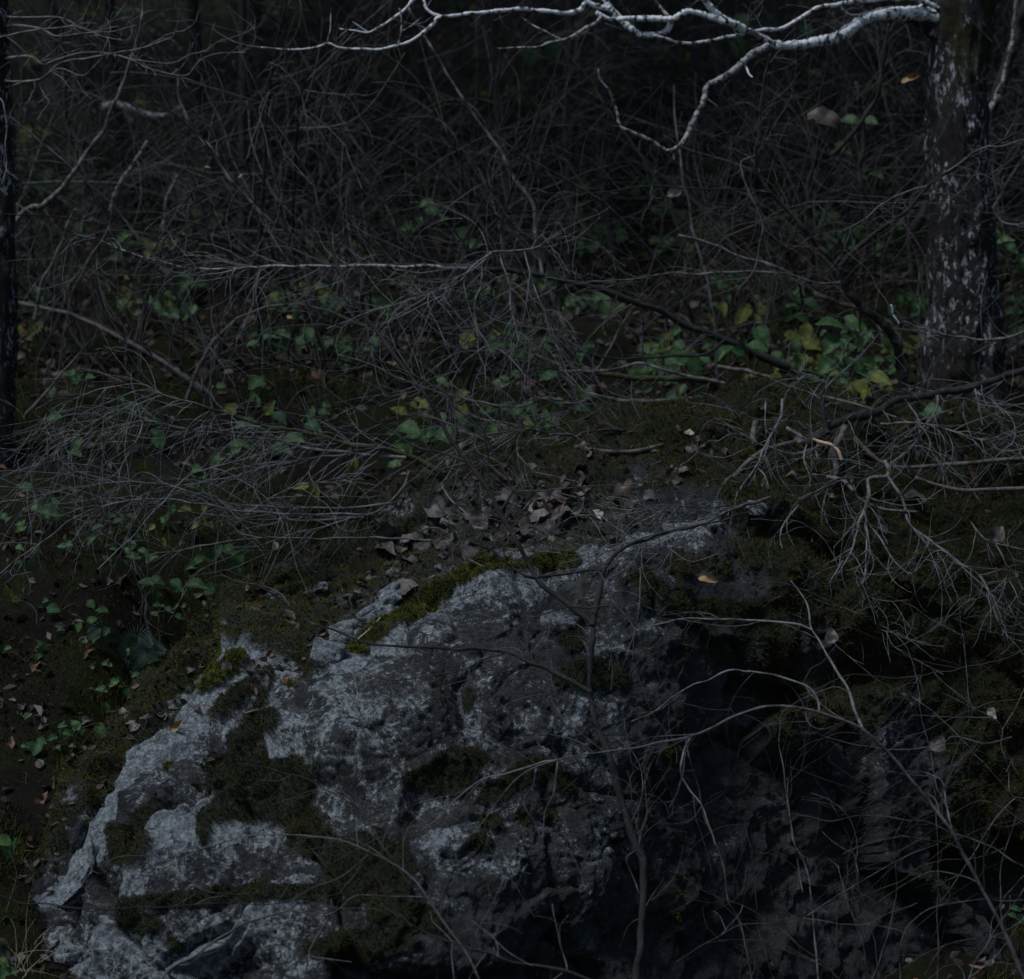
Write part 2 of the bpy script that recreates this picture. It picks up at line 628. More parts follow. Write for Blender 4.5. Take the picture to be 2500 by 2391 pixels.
# ------------------------------------------------------------------ boulder
# stations across the photo: rows and depths of foot, lower, middle, upper face, crest, top, back
ST = [
    (-60, [(2760, 8.8), (2650, 8.9), (2560, 9.0), (2470, 9.1), (2420, 9.3), (2420, 9.6), (2440, 10.0)]),
    (40, [(2720, 8.7), (2580, 8.75), (2440, 8.8), (2330, 8.85), (2260, 9.0), (2240, 9.3), (2260, 9.8)]),
    (130, [(2700, 8.5), (2400, 8.55), (2260, 8.7), (2170, 8.75), (2085, 8.95), (2050, 9.3), (2080, 9.8)]),
    (250, [(2700, 8.35), (2400, 8.42), (2200, 8.7), (2060, 8.9), (1950, 9.2), (1905, 9.6), (1940, 10.1)]),
    (430, [(2700, 8.25), (2320, 8.32), (2080, 8.7), (1910, 9.05), (1785, 9.45), (1735, 9.9), (1780, 10.5)]),
    (600, [(2700, 8.3), (2280, 8.3), (2000, 8.75), (1790, 9.25), (1660, 9.7), (1570, 10.2), (1590, 10.8)]),
    (760, [(2700, 7.75), (2280, 8.1), (2000, 8.65), (1790, 9.05), (1680, 9.4), (1490, 10.4), (1470, 11.1)]),
    (900, [(2700, 7.8), (2280, 8.1), (1950, 8.65), (1680, 9.05), (1555, 9.5), (1405, 10.6), (1350, 11.3)]),
    (1100, [(2700, 7.95), (2240, 8.27), (1900, 8.75), (1550, 9.25), (1405, 9.75), (1305, 10.7), (1220, 11.5)]),
    (1350, [(2700, 8.3), (2170, 8.62), (1850, 8.95), (1500, 9.5), (1375, 9.85), (1265, 10.6), (1150, 11.7)]),
    (1550, [(2700, 8.8), (2120, 9.0), (1800, 9.3), (1430, 9.8), (1295, 10.1), (1195, 10.8), (1090, 11.8)]),
    (1750, [(2700, 9.2), (2100, 9.38), (1760, 9.75), (1350, 10.05), (1225, 10.4), (1130, 11.0), (1050, 11.9)]),
    (2000, [(2700, 9.5), (2080, 9.68), (1750, 10.05), (1400, 10.3), (1255, 10.6), (1130, 11.2), (1040, 12.0)]),
    (2250, [(2700, 9.8), (2080, 10.0), (1760, 10.35), (1460, 10.55), (1320, 10.8), (1170, 11.4), (1060, 12.1)]),
    (2500, [(2700, 10.4), (2100, 10.35), (1800, 10.6), (1550, 10.8), (1410, 11.0), (1240, 11.6), (1100, 12.2)]),
    (2780, [(2700, 11.2), (2150, 10.9), (1900, 10.9), (1700, 11.05), (1560, 11.2), (1380, 11.7), (1200, 12.4)]),
]
NU, NV = 620, 560
sp = np.array([s[0] for s in ST], float)
sw = np.array([[P(s[0], a, b) for a, b in s[1]] for s in ST])           # world points [station, way, 3]
back = sw[:, -1:] + np.array([0, 0.45, -0.9])
sw = np.concatenate([sw, back], 1)
vv = np.array([0, 0.14, 0.32, 0.52, 0.64, 0.80, 0.94, 1.0])


def cr_axis(x, xs, ys):
    """C1 cubic (non-uniform Catmull-Rom) interpolation along axis 0"""
    m = np.empty_like(ys)
    dx = np.diff(xs).reshape(-1, *([1] * (ys.ndim - 1)))
    s = np.diff(ys, axis=0) / dx
    m[1:-1] = (s[1:] * dx[:-1] + s[:-1] * dx[1:]) / (dx[1:] + dx[:-1])
    m[0], m[-1] = s[0], s[-1]
    k = np.clip(np.searchsorted(xs, x) - 1, 0, len(xs) - 2)
    h = (xs[k + 1] - xs[k]).reshape(-1, *([1] * (ys.ndim - 1)))
    t = ((x - xs[k])).reshape(h.shape) / h
    return ((2 * t ** 3 - 3 * t ** 2 + 1) * ys[k] + (t ** 3 - 2 * t ** 2 + t) * h * m[k]
            + (-2 * t ** 3 + 3 * t ** 2) * ys[k + 1] + (t ** 3 - t ** 2) * h * m[k + 1])


us = np.linspace(sp[0], sp[-1], NU)
A = cr_axis(us, sp, sw)                                   # NU x ways x 3
B = cr_axis(np.linspace(0, 1, NV), vv, np.swapaxes(A, 0, 1))  # NV x NU x 3
BV = np.broadcast_to(np.linspace(0, 1, NV)[:, None], (NV, NU))
BU = np.broadcast_to(us[None], (NV, NU))


def grid_normals(g):
    du = np.gradient(g, axis=1)
    dv = np.gradient(g, axis=0)
    n = np.cross(du, dv)
    n /= np.linalg.norm(n, axis=-1, keepdims=True) + 1e-9
    return n


N0 = grid_normals(B)
bpx, bpy_ = proj(B)
face = 1 - smooth(0.60, 0.74, BV)                          # 1 on the face, 0 on the top
left = 1 - smooth(640, 800, bpx)                           # slabs on the left
right = smooth(1450, 1900, bpx)
# sloping strata of the left slabs: ridges that climb to the right
du_, dv_ = bpx / 100.0, bpy_ / 100.0
al = (du_ - dv_) * 0.7071                                  # along the beds (up to the right)
ac = (du_ + dv_) * 0.7071                                  # across them
wv = fbm(np.stack([al * 0.35, ac * 0.35, al * 0], -1), 3, 3)
bed = noise(np.stack([al * 0.22 + 3, ac * 0.95 + wv * 0.5, al * 0], -1), 41)
bq_ = ac * 0.50 + wv * 0.30 + 0.35 * noise(np.stack([al * 0.2, ac * 0.2, al * 0 + 4], -1), 47)
fr_ = bq_ - np.floor(bq_)
saw = smooth(0, 0.16, fr_) * (1 - 0.75 * fr_) * 1.6 - 0.7          # ledges: steep upper lip, long backslope
bq2 = ac * 1.9 + wv * 0.9 + 0.2
fr2 = bq2 - np.floor(bq2)
saw2 = smooth(0, 0.2, fr2) * (1 - 0.7 * fr2) * 1.5 - 0.6
bed = (1 - np.abs(bed) * 2.0) * 0.5 + saw
bed2 = noise(np.stack([al * 0.5 + 9, ac * 2.1 + wv * 0.8, al * 0], -1), 43)
_rx = np.stack([B[..., 0] * 0.80 - B[..., 2] * 0.60, B[..., 1], B[..., 0] * 0.60 + B[..., 2] * 0.80], -1)   # beds dip to the left
fa, ca = facets(_rx * np.array([0.75, 0.9, 1.5]) + fbm(B * 2.2, 4, 5)[..., None] * 0.16, 11)
fb, cb = facets(B * np.array([4.6, 4.6, 5.2]) + fbm(B * 5, 3, 6)[..., None] * 0.3, 17)
disp = 0.055 * fbm(B * 1.3, 4, 61) + 0.022 * fbm(B * 3.4, 3, 63)
disp = disp + 0.12 * fa * (0.30 + 0.70 * face) + 0.026 * fb
disp = disp - 0.035 * (1 - smooth(0.0, 0.05, ca)) * (0.3 + 0.7 * face) - 0.014 * (1 - smooth(0.0, 0.06, cb)) * face * smooth(-0.2, 0.4, noise(B * 1.5, 53))
disp = disp + left * smooth(90, 220, bpx) * smooth(2420, 2260, bpy_) * (0.11 * bed + 0.02 * bed2 + 0.03 * saw2) + (1 - left) * face * 0.03 * saw2 * smooth(0.1, 0.5, noise(B * 1.1, 49))
disp = disp + 0.019 * fbm(B * 8, 5, 71, 0.66) - 0.012 * smooth(0.25, 0.6, np.abs(noise(B * 6, 73))) * face
fc, cc = facets(B * np.array([11, 11, 12.5]), 19)
disp = disp + 0.008 * fc * (0.5 + 0.5 * face)
# hollows and bulges seen in the photo: px, py, rx, ry, metres
DENT = [(1310, 1455, 120, 38, -0.13), (1180, 1450, 50, 30, -0.05), (690, 1960, 90, 70, -0.10), (620, 2130, 90, 50, -0.06),
        (820, 1830, 90, 140, 0.10), (470, 2080, 90, 110, 0.09), (1000, 1750, 160, 130, 0.05), (1130, 1700, 30, 60, -0.06),
        (1080, 1880, 110, 45, 0.04), (300, 2100, 40, 120, -0.07), (190, 2250, 25, 80, -0.10), (1600, 2280, 240, 70, -0.05),
        (2050, 1650, 220, 60, -0.12), (1740, 1300, 60, 50, 0.06), 
        (730, 1720, 40, 60, 0.05), (640, 1840, 40, 120, -0.05), (1900, 2000, 120, 180, -0.04), (2130, 1870, 130, 130, 0.07)]
fr = (BV < 0.78)
for x, y, rx, ry, a in DENT:
    disp = disp + a * np.exp(-(((bpx - x) / rx) ** 2 + ((bpy_ - y) / ry) ** 2)) * fr
edgefade = smooth(0, 0.03, BV) * smooth(1.0, 0.95, BV) * smooth(sp[0], sp[0] + 60, BU)
B1 = B + N0 * (disp * edgefade)[..., None]
bpx, bpy_ = proj(B1)


def blob(x, y, rx, ry, rot=0.0):
    c, s = math.cos(rad(rot)), math.sin(rad(rot))
    u = ((bpx - x) * c + (bpy_ - y) * s) / rx
    v = (-(bpx - x) * s + (bpy_ - y) * c) / ry
    return np.exp(-(u * u + v * v) * 0.9)


def line_mask(pts, w):
    pts = np.asarray(pts, float)
    d = np.full(bpx.shape, 1e9)
    for a, b in zip(pts[:-1], pts[1:]):
        ab = b - a
        t = np.clip(((bpx - a[0]) * ab[0] + (bpy_ - a[1]) * ab[1]) / (ab @ ab), 0, 1)
        d = np.minimum(d, np.hypot(bpx - a[0] - t * ab[0], bpy_ - a[1] - t * ab[1]))
    return np.exp(-(d / w) ** 2)


mn = fbm(B1 * 5.5, 5, 81, 0.62)
mnf = noise(B1 * 40, 83)
top = smooth(0.60, 0.70, BV)
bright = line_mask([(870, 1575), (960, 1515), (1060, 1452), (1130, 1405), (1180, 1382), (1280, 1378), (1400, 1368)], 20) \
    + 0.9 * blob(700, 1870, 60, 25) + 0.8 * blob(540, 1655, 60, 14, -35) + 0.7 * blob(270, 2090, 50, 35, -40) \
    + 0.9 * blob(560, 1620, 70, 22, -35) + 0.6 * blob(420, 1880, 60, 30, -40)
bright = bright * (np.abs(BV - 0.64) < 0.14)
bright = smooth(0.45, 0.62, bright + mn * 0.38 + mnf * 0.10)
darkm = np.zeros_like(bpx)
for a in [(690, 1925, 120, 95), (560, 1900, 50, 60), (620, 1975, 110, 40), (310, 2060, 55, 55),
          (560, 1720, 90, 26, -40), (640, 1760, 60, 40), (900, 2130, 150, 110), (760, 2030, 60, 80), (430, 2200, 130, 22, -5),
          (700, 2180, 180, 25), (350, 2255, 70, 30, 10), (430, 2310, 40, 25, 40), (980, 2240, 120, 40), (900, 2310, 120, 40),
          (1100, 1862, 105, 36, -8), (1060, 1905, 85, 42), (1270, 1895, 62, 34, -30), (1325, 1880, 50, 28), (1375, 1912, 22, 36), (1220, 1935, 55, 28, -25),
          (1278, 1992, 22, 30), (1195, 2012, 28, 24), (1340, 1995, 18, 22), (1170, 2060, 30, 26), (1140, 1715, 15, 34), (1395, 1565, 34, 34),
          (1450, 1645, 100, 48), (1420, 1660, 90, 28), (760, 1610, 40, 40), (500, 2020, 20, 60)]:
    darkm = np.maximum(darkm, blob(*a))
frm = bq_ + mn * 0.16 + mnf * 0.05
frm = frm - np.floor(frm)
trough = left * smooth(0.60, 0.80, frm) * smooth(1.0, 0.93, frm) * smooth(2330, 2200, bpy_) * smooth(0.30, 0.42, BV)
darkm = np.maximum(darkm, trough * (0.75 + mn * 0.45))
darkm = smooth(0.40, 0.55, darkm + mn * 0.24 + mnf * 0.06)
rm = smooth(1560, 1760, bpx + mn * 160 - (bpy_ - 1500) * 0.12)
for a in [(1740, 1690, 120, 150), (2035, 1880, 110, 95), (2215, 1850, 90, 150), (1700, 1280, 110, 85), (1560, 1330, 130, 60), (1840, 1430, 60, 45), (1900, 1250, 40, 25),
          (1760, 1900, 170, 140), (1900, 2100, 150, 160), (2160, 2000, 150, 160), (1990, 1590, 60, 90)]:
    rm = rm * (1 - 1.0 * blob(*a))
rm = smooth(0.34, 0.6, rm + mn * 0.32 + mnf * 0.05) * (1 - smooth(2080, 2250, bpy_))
topm = smooth(0.06, 0.34, top * (0.46 + mn * 0.30 + mnf * 0.06)) * (1 - 0.75 * blob(1300, 1270, 260, 80)) \
    * (1 - blob(920, 1500, 70, 35, -30)) * (1 - blob(720, 1640, 130, 40, -10)) * (1 - blob(1640, 1240, 130, 60)) * (1 - blob(560, 1760, 120, 18, -40))
moss = np.clip(np.maximum.reduce([darkm, rm, topm, bright]), 0, 1)
lip = smooth(0.0, 0.07, fr_) * smooth(0.5, 0.2, fr_)
rim = np.exp(-((BV - 0.625) / 0.035) ** 2) * (1 - smooth(1750, 1900, bpx))
lich_light = -0.1 + left * (1.9 * lip - 0.2) + 1.2 * rim + 0.45 * (1 - smooth(760, 1250, bpx)) - 0.7 * smooth(1450, 1800, bpx) - 0.4 * smooth(2150, 2330, bpy_) * smooth(500, 900, bpx) + 1.0 * blob(330, 2330, 230, 60, -10)  # lips and rim carry painted highlights; less pale to right and foot
lich_light = lich_light + 0.7 * blob(2200, 1800, 120, 160) + 0.6 * blob(2010, 1860, 90, 60) + 0.6 * blob(1680, 1300, 90, 60) + 0.5 * blob(1110, 2090, 80, 70)
B2 = B1 + N0 * (0.022 * smooth(0.2, 0.9, moss) * (0.6 + 0.5 * fbm(B1 * 14, 3, 91)) * edgefade)[..., None]
N2 = grid_normals(B2)
bpx, bpy_ = proj(B2)
ii = np.arange(NU * NV).reshape(NV, NU)
bq = np.stack([ii[:-1, :-1], ii[:-1, 1:], ii[1:, 1:], ii[1:, :-1]], -1).reshape(-1, 4)
broot = B2[0, NU // 2]
boulder = thing('boulder', 'huge grey lichen covered boulder with mossy top on the slope', 'boulder', (broot[0], broot[1], broot[2]))
rock = part('rock', (B2.reshape(-1, 3), bq), M_ROCK, boulder, attrs={'moss': moss.ravel(), 'lichen': lich_light.ravel()})

# moss shoots: short pointed blades standing on the mossy surface
area = np.linalg.norm(np.cross(np.gradient(B2, axis=1), np.gradient(B2, axis=0)), axis=-1)


def blades(pos, nor, ln, wd, r, lean=0.6):
    M = len(pos)
    d = nor + r.normal(0, lean, (M, 3))
    d /= np.linalg.norm(d, axis=1, keepdims=True)
    s = np.cross(d, r.normal(0, 1, (M, 3)))
    s /= np.linalg.norm(s, axis=1, keepdims=True) + 1e-9
    v = np.stack([pos - s * wd[:, None] - nor * 0.003, pos + s * wd[:, None] - nor * 0.003, pos + d * ln[:, None]], 1)
    return v.reshape(-1, 3), np.arange(M * 3).reshape(M, 3)


def moss_on(mask, K, ln, wd, seed, lean=0.6):
    r = np.random.default_rng(seed)
    w = (area * mask * (bpx > -120) * (bpx < 2620) * (bpy_ < 2480)).ravel()
    k = r.choice(w.size, K, p=w / w.sum())
    k2 = np.clip(k + r.choice([1, -1, NU, -NU], K), 0, w.size - 1)
    p0 = B2.reshape(-1, 3)
    t = r.uniform(0, 0.9, (K, 1))
    pos = p0[k] * (1 - t) + p0[k2] * t
    clump = 0.65 + 0.7 * np.clip(noise(pos * 28, 5) * 0.5 + 0.5, 0, 1)
    return blades(pos, N2.reshape(-1, 3)[k], r.uniform(ln[0], ln[1], K) * clump, r.uniform(wd[0], wd[1], K), r, lean)


br_only = bright * (bright > 0.3)
dk_only = np.clip(darkm - br_only, 0, 1) ** 2
tp_only = np.clip(topm - br_only, 0, 1) ** 2 * (bpx < 1700)
rm_only = np.clip(np.maximum(rm, topm * (bpx >= 1700)) - br_only - dk_only, 0, 1) ** 2
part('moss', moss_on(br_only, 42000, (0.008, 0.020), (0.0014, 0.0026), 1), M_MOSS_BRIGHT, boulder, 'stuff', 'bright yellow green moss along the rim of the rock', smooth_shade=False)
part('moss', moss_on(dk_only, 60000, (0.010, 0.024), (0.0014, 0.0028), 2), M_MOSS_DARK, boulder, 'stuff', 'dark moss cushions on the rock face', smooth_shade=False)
part('moss', moss_on(tp_only, 110000, (0.010, 0.026), (0.0016, 0.0030), 3), M_MOSS_OLIVE, boulder, 'stuff', 'olive moss carpet on the leaf strewn top', smooth_shade=False)
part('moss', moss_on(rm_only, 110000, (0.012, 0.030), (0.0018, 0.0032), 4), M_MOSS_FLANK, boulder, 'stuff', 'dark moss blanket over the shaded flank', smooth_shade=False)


def surf(px, py, vmin=0.0, vmax=0.97):
    """point and normal of the boulder seen at a photo pixel"""
    d = (bpx - px) ** 2 + (bpy_ - py) ** 2 + 1e9 * ((BV < vmin) | (BV > vmax))
    k = int(np.argmin(d))
    return B2.reshape(-1, 3)[k], N2.reshape(-1, 3)[k]


# ground moss and leaf litter (uncountable)
def ground_stuff():
    r = np.random.default_rng(12)
    K = 330000
    y = 8.0 + 14 * r.uniform(0, 1, K) ** 1.9
    x = r.uniform(-1, 1, K) * (0.25 * y + 0.4)
    z = zground(x, y)
    m = (fbm(np.stack([x, y, z], -1) * 1.6, 4, 55) + 0.25) > r.uniform(-0.3, 0.3, K)
    pos = np.stack([x, y, z], -1)[m]
    nor = np.tile([0, -0.3, 0.95], (len(pos), 1))
    o = obj('ground_moss', quick_mesh('ground_moss', *blades(pos, nor, r.uniform(0.015, 0.05, len(pos)) * (0.5 + 1.6 * np.clip(fbm(pos * 3.5, 3, 57) + 0.2, 0, 1)), r.uniform(0.002, 0.004, len(pos)), r, 0.6), M_MOSS_FLANK, False))  # darker flank moss in place of tree shade over the slope
    tag(o, 'olive moss carpet over the slope around the boulder', 'moss', None, 'stuff')


ground_stuff()
#%%LEAVES
# ------------------------------------------------------------------ leaves
def leaf_mesh(name, mat, length=0.1, width=0.6, fold=0.25, curl=0.4, crumple=0.0, serr=0.0, seed=0, nl=9, tipp=1.0, thick=0.0006):
    """ovate leaf blade from its stalk end at the origin along +X, face up (+Z); front and back sheet"""
    r = np.random.default_rng(seed)
    t = np.linspace(0, 1, nl)
    w = np.sin(np.pi * t ** 0.78) ** 0.85 * (1 - 0.25 * t * tipp)
    w[0], w[-1] = 0.02, 0.0
    if serr:
        w = w * (1 + serr * (np.arange(nl) % 2 * 2 - 1) * (t > 0.1) * (t < 0.97))
    rows = []
    for s in (-1, -0.5, 0, 0.5, 1):
        x = t.copy()
        y = s * w * width * 0.5
        z = np.abs(s) * w * width * 0.5 * fold * 2
        rows.append(np.stack([x, y, z], -1))
    v = np.stack(rows)                                   # 5 x nl x 3
    a = (v[..., 0] - 0.3) * curl * 2                     # curl along the length
    v[..., 2] += -0.25 * curl * (v[..., 0] ** 2) + 0.05 * np.sin(a * 3)
    if crumple:
        v[..., 2] += crumple * (noise(v * 4 + seed, seed) * 0.5 + noise(v * 9 + seed, seed + 1) * 0.2)
        v[..., 1] += crumple * 0.5 * noise(v * 3 + 9 + seed, seed)
        roll = crumple * 2.5 * v[..., 1]
        v[..., 2] += np.abs(roll) * 0.4
    v = v.reshape(-1, 3) * length
    i = np.arange(5 * nl).reshape(5, nl)
    q = np.stack([i[:-1, :-1], i[:-1, 1:], i[1:, 1:], i[1:, :-1]], -1).reshape(-1, 4)
    return quick_mesh(name, v, q, mat, True)


def orient(o, p, xdir, zdir):
    x = np.asarray(xdir, float)
    z = np.asarray(zdir, float)
    x = x / np.linalg.norm(x)
    z = z - (z @ x) * x
    z /= np.linalg.norm(z) + 1e-9
    y = np.cross(z, x)
    from mathutils import Matrix
    m = Matrix([[x[0], y[0], z[0]], [x[1], y[1], z[1]], [x[2], y[2], z[2]]]).to_4x4()
    o.rotation_euler = m.to_euler()
    o.location = [float(k) for k in p]


LITTER = [leaf_mesh('fallen_leaf', M_LITTER, 1.0, 0.62 + 0.05 * k, 0.15, 0.5, 0.32, 0.0, 100 + k) for k in range(8)]
RUSSET = [leaf_mesh('fallen_leaf', M_RUSSET, 1.0, 0.6, 0.15, 0.5, 0.3, 0.0, 200 + k) for k in range(4)]
BROWN = [leaf_mesh('fallen_leaf', M_BROWN, 1.0, 0.7, 0.12, 0.4, 0.36, 0.0, 150 + k) for k in range(5)]
TAN = [leaf_mesh('fallen_leaf', M_TAN, 1.0, 0.7, 0.2, 0.6, 0.3, 0.0, 300 + k) for k in range(3)]
PALE = [leaf_mesh('fallen_leaf', M_PALE, 1.0, 0.75, 0.2, 0.4, 0.3, 0.0, 400 + k) for k in range(3)]


def lay_leaf(px, py, size, meshes, r, label, group, on='rock', stand=0.35, name='fallen_leaf'):
    if on == 'rock':
        p, n = surf(px, py, 0.55)
    else:
        p = ground_at(px, py)
        n = np.array([0, -0.35, 0.94])
    n = n + r.normal(0, stand, 3)
    n /= np.linalg.norm(n)
    x = np.cross(n, r.normal(0, 1, 3))
    o = obj(name, meshes[r.integers(len(meshes))])
    s = size
    o.scale = (s, s, s)
    orient(o, p + n * 0.012 * 1.0 - x / np.linalg.norm(x) * s * 0.4, x, n)
    return tag(o, label, 'leaf', group)


def scatter_leaves():
    r = np.random.default_rng(33)
    G1 = 'grey brown leaves heaped on the boulder top'
    L1 = 'curled grey brown dead leaf in the heap on top of the boulder'
    def heap(px, py, s, grey, stand):
        if grey:
            lay_leaf(px, py, s, LITTER, r, L1, G1, stand=stand)
        else:
            lay_leaf(px, py, s, BROWN, r, 'dark brown rotting leaf in the heap on top of the boulder', 'dark brown leaves in the heap', stand=stand)
    for k in range(100):
        px = r.normal(1300, 220)
        py = 1255 - (px - 1300) * 0.22 + r.normal(0, 48)
        if 900 < px < 1720 and py > 1060:
            heap(px, py, r.uniform(0.045, 0.13) if k % 3 else r.uniform(0.09, 0.145), r.uniform() < 0.62, 0.42)
    for k in range(34):
        px = r.uniform(1100, 1780)
        py = r.uniform(1050, 1190)
        heap(px, py, r.uniform(0.04, 0.08), r.uniform() < 0.5, 0.35)
    G2 = 'dead leaves on the mossy shoulder of the boulder'
    for k in range(48):
        t = r.uniform(-0.5, 1)
        px = 560 + 480 * t + r.normal(0, 50)
        py = 1660 - 320 * t + r.normal(0, 42)
        lay_leaf(px, py, r.uniform(0.045, 0.085), LITTER, r, 'small dull grey leaf on the sloping mossy shoulder of the boulder', G2, stand=0.5)
    G3 = 'leaves lodged on the slabs'
    for px, py in [(540, 1725), (480, 1735), (640, 1720), (570, 1760), (650, 1770), (440, 1810), (475, 1860), (590, 1860), (450, 1780), (700, 1655), (300, 1935),
                   (260, 2090), (105, 2160), (90, 2095), (640, 1885), (735, 1685), (610, 1690), (290, 1950), (660, 1600), (610, 1625), (880, 1430), (780, 1450), (1090, 1340), (770, 1348)]:
        lay_leaf(px, py, r.uniform(0.045, 0.075), RUSSET, r, 'small russet leaf lodged among the mossy slabs', G3, stand=0.4)
    lay_leaf(432, 1775, 0.085, TAN, r, 'orange tan curled leaf at the mossy edge of the slabs', None, stand=0.5)
    lay_leaf(505, 1855, 0.095, TAN, r, 'orange brown leaf lying in the middle of the mossy slabs', None, stand=0.3)
    a = lay_leaf(340, 1905, 0.11, PALE, r, 'pale grey leaf standing upright on the edge of the slabs', None, stand=0.1)
    p, n = surf(345, 1925, 0.5)
    orient(a, p, (0.05, 0.1, 1), (-0.3, -1, 0))
    for px, py, s in [(1440, 1265, 0.12), (1310, 1240, 0.09), (1425, 1290, 0.09)]:
        lay_leaf(px, py, s, PALE, r, 'pale cream dried leaf standing out in the leaf heap', 'pale leaves in the leaf heap', stand=0.5)
    lay_leaf(980, 1275, 0.05, TAN, r, 'small tan leaf on the dark moss behind the rim stick', None)
    G4 = 'leaves on the mossy mound'
    for px, py in [(1750, 1080), (1790, 1120), (1840, 1150), (1930, 1170), (1770, 1210), (1850, 1250), (1950, 1080), (2030, 1220), (2120, 1060), (2240, 1110), (2330, 1120), (1690, 1100), (1720, 1060),
                   (1900, 1195), (2060, 1150), (2330, 1250), (2400, 1180), (2150, 1300), (1990, 1330)]:
        lay_leaf(px, py, r.uniform(0.05, 0.10), LITTER, r, 'brown leaf caught on the mossy mound below the tree trunk', G4, stand=0.5)
    lay_leaf(2235, 1225, 0.15, LITTER, r, 'large rolled grey brown leaf on the flank of the mossy mound', None, stand=0.2)
    lay_leaf(1930, 1225, 0.085, TAN, r, 'tan leaf on the mossy mound under the hanging twigs', None, stand=0.3)
    lay_leaf(1680, 1068, 0.08, PALE, r, 'pale leaf on the moss beside the grey root', None, stand=0.3)
    for k in range(22):
        lay_leaf(r.uniform(1080, 2150), r.uniform(965, 1075), r.uniform(0.05, 0.11), LITTER if k % 3 else BROWN, r, 'dead leaf on the moss between the leaf heap and the green seedlings', 'leaves behind the leaf heap', 'ground', 0.5)
    G5 = 'leaves on the left floor'
    for k in range(14):
        lay_leaf(r.uniform(0, 620), r.uniform(1420, 2380) if k % 3 else r.uniform(1700, 2350), r.uniform(0.05, 0.09), LITTER if k % 4 else RUSSET, r,
                 'dead leaf on the dark forest floor beside the slabs', G5, 'ground', 0.5)
    for px, py in [(130, 2220), (95, 2240), (60, 2330), (130, 2350), (10, 2350)]:
        lay_leaf(px, py, 0.10, LITTER, r, 'grey curled leaf at the foot of the lowest slab', 'grey leaves at the slab foot', 'ground', 0.6)
    # far litter nobody could count: one mesh of small folded leaves
    def chips(c, s):
        K = len(c)
        d = r.normal(0, 1, (K, 3)); d[:, 2] *= 0.45
        d /= np.linalg.norm(d, axis=1, keepdims=True)
        e = np.cross(d, r.normal(0, 1, (K, 3))); e /= np.linalg.norm(e, axis=1, keepdims=True)
        u = np.cross(d, e)
        s = s[:, None]
        b1, b2 = r.uniform(-0.3, 0.5, (K, 1)), r.uniform(-0.3, 0.5, (K, 1))
        v = np.stack([c - d * s, c - d * s * 0.3 + e * s * 0.55 + u * s * b1, c + d * s * 0.4 + e * s * 0.45 + u * s * b1, c + d * s + u * s * 0.3,
                      c + d * s * 0.4 - e * s * 0.45 + u * s * b2, c - d * s * 0.3 - e * s * 0.55 + u * s * b2], 1).reshape(-1, 3)
        f = np.arange(K * 6).reshape(K, 6)
        return v, np.concatenate([f[:, [0, 1, 2, 3]], f[:, [0, 3, 4, 5]]]), np.tile(r.choice([0, 1, 1, 1, 1, 1, 1, 1, 1, 2], K), 2)
    K = 9000
    y = 8.0 + 20 * r.uniform(0, 1, K) ** 1.7
    x = r.uniform(-1, 1, K) * (0.25 * y + 0.5)
    y2 = 13.5 + 22 * r.uniform(0, 1, 7000) ** 1.2
    x2 = r.uniform(-1, 1, 7000) * (0.25 * y2 + 0.5)
    x, y = np.concatenate([x, x2]), np.concatenate([y, y2])
    v, f, mi = chips(np.stack([x, y, zground(x, y) + 0.012], -1), np.concatenate([r.uniform(0.014, 0.04, K), r.uniform(0.03, 0.065, 7000)]))
    o = obj('leaf_litter', quick_mesh('leaf_litter', v, f, [M_LITTER, M_BROWN, M_RUSSET], False, None, mi))
    tag(o, 'small dead leaves strewn over the dark slope around the boulder', 'leaf litter', None, 'stuff')
    w = area * smooth(0.62, 0.70, BV) * (bpx > 60) * (bpx < 2550) * (BV < 0.97) * (0.25 + blob(1300, 1230, 330, 110) * 1.6 + blob(800, 1540, 350, 90, -35) * 1.2)
    w = w + area * trough * 0.8
    w = w.ravel()
    k = r.choice(w.size, 1900, p=w / w.sum())
    v, f, mi = chips(B2.reshape(-1, 3)[k] + N2.reshape(-1, 3)[k] * 0.01, r.uniform(0.008, 0.026, 1900))
    part('leaf_litter', (v, f), [M_LITTER, M_BROWN, M_RUSSET], boulder, 'stuff', smooth_shade=False).data.polygons.foreach_set('material_index', np.ascontiguousarray(mi, np.int32))


scatter_leaves()

# ------------------------------------------------------------------ loose stones and sticks on the boulder
def stone(px, py, sx, sy, sz, rot, seed, label, on='rock'):
    import bmesh
    bm = bmesh.new()
    bmesh.ops.create_icosphere(bm, subdivisions=4, radius=1.0)
    v = np.array([x.co[:] for x in bm.verts])
    f = np.array([[w.index for w in q.verts] for q in bm.faces])
    bm.free()
    fa_, ca_ = facets(v * 1.1 + seed * 3.3, seed)
    v = v * (1 + 0.30 * fa_ + 0.10 * fbm(v * 2.5 + seed, 4, seed))[:, None]
    v = np.clip(v, -0.85, 0.85) * np.array([sx, sy, sz])
    a = rad(rot)
    R = np.array([[math.cos(a), 0, math.sin(a)], [0, 1, 0], [-math.sin(a), 0, math.cos(a)]])
    v = v @ R.T
    p, n = surf(px, py, 0.5) if on == 'rock' else (ground_at(px, py), None)
    o = obj('stone', quick_mesh('stone', v, f, M_ROCK, True, {'moss': (v[:, 2] > 0.6 * sz) * 0.4 * (noise(v * 30, 3) > 0), 'lichen': v[:, 0] * 0 + 1.1}))
    o.location = [float(k) for k in p + np.array([0, 0.0, sz * 0.25])]
    return tag(o, label, 'stone')


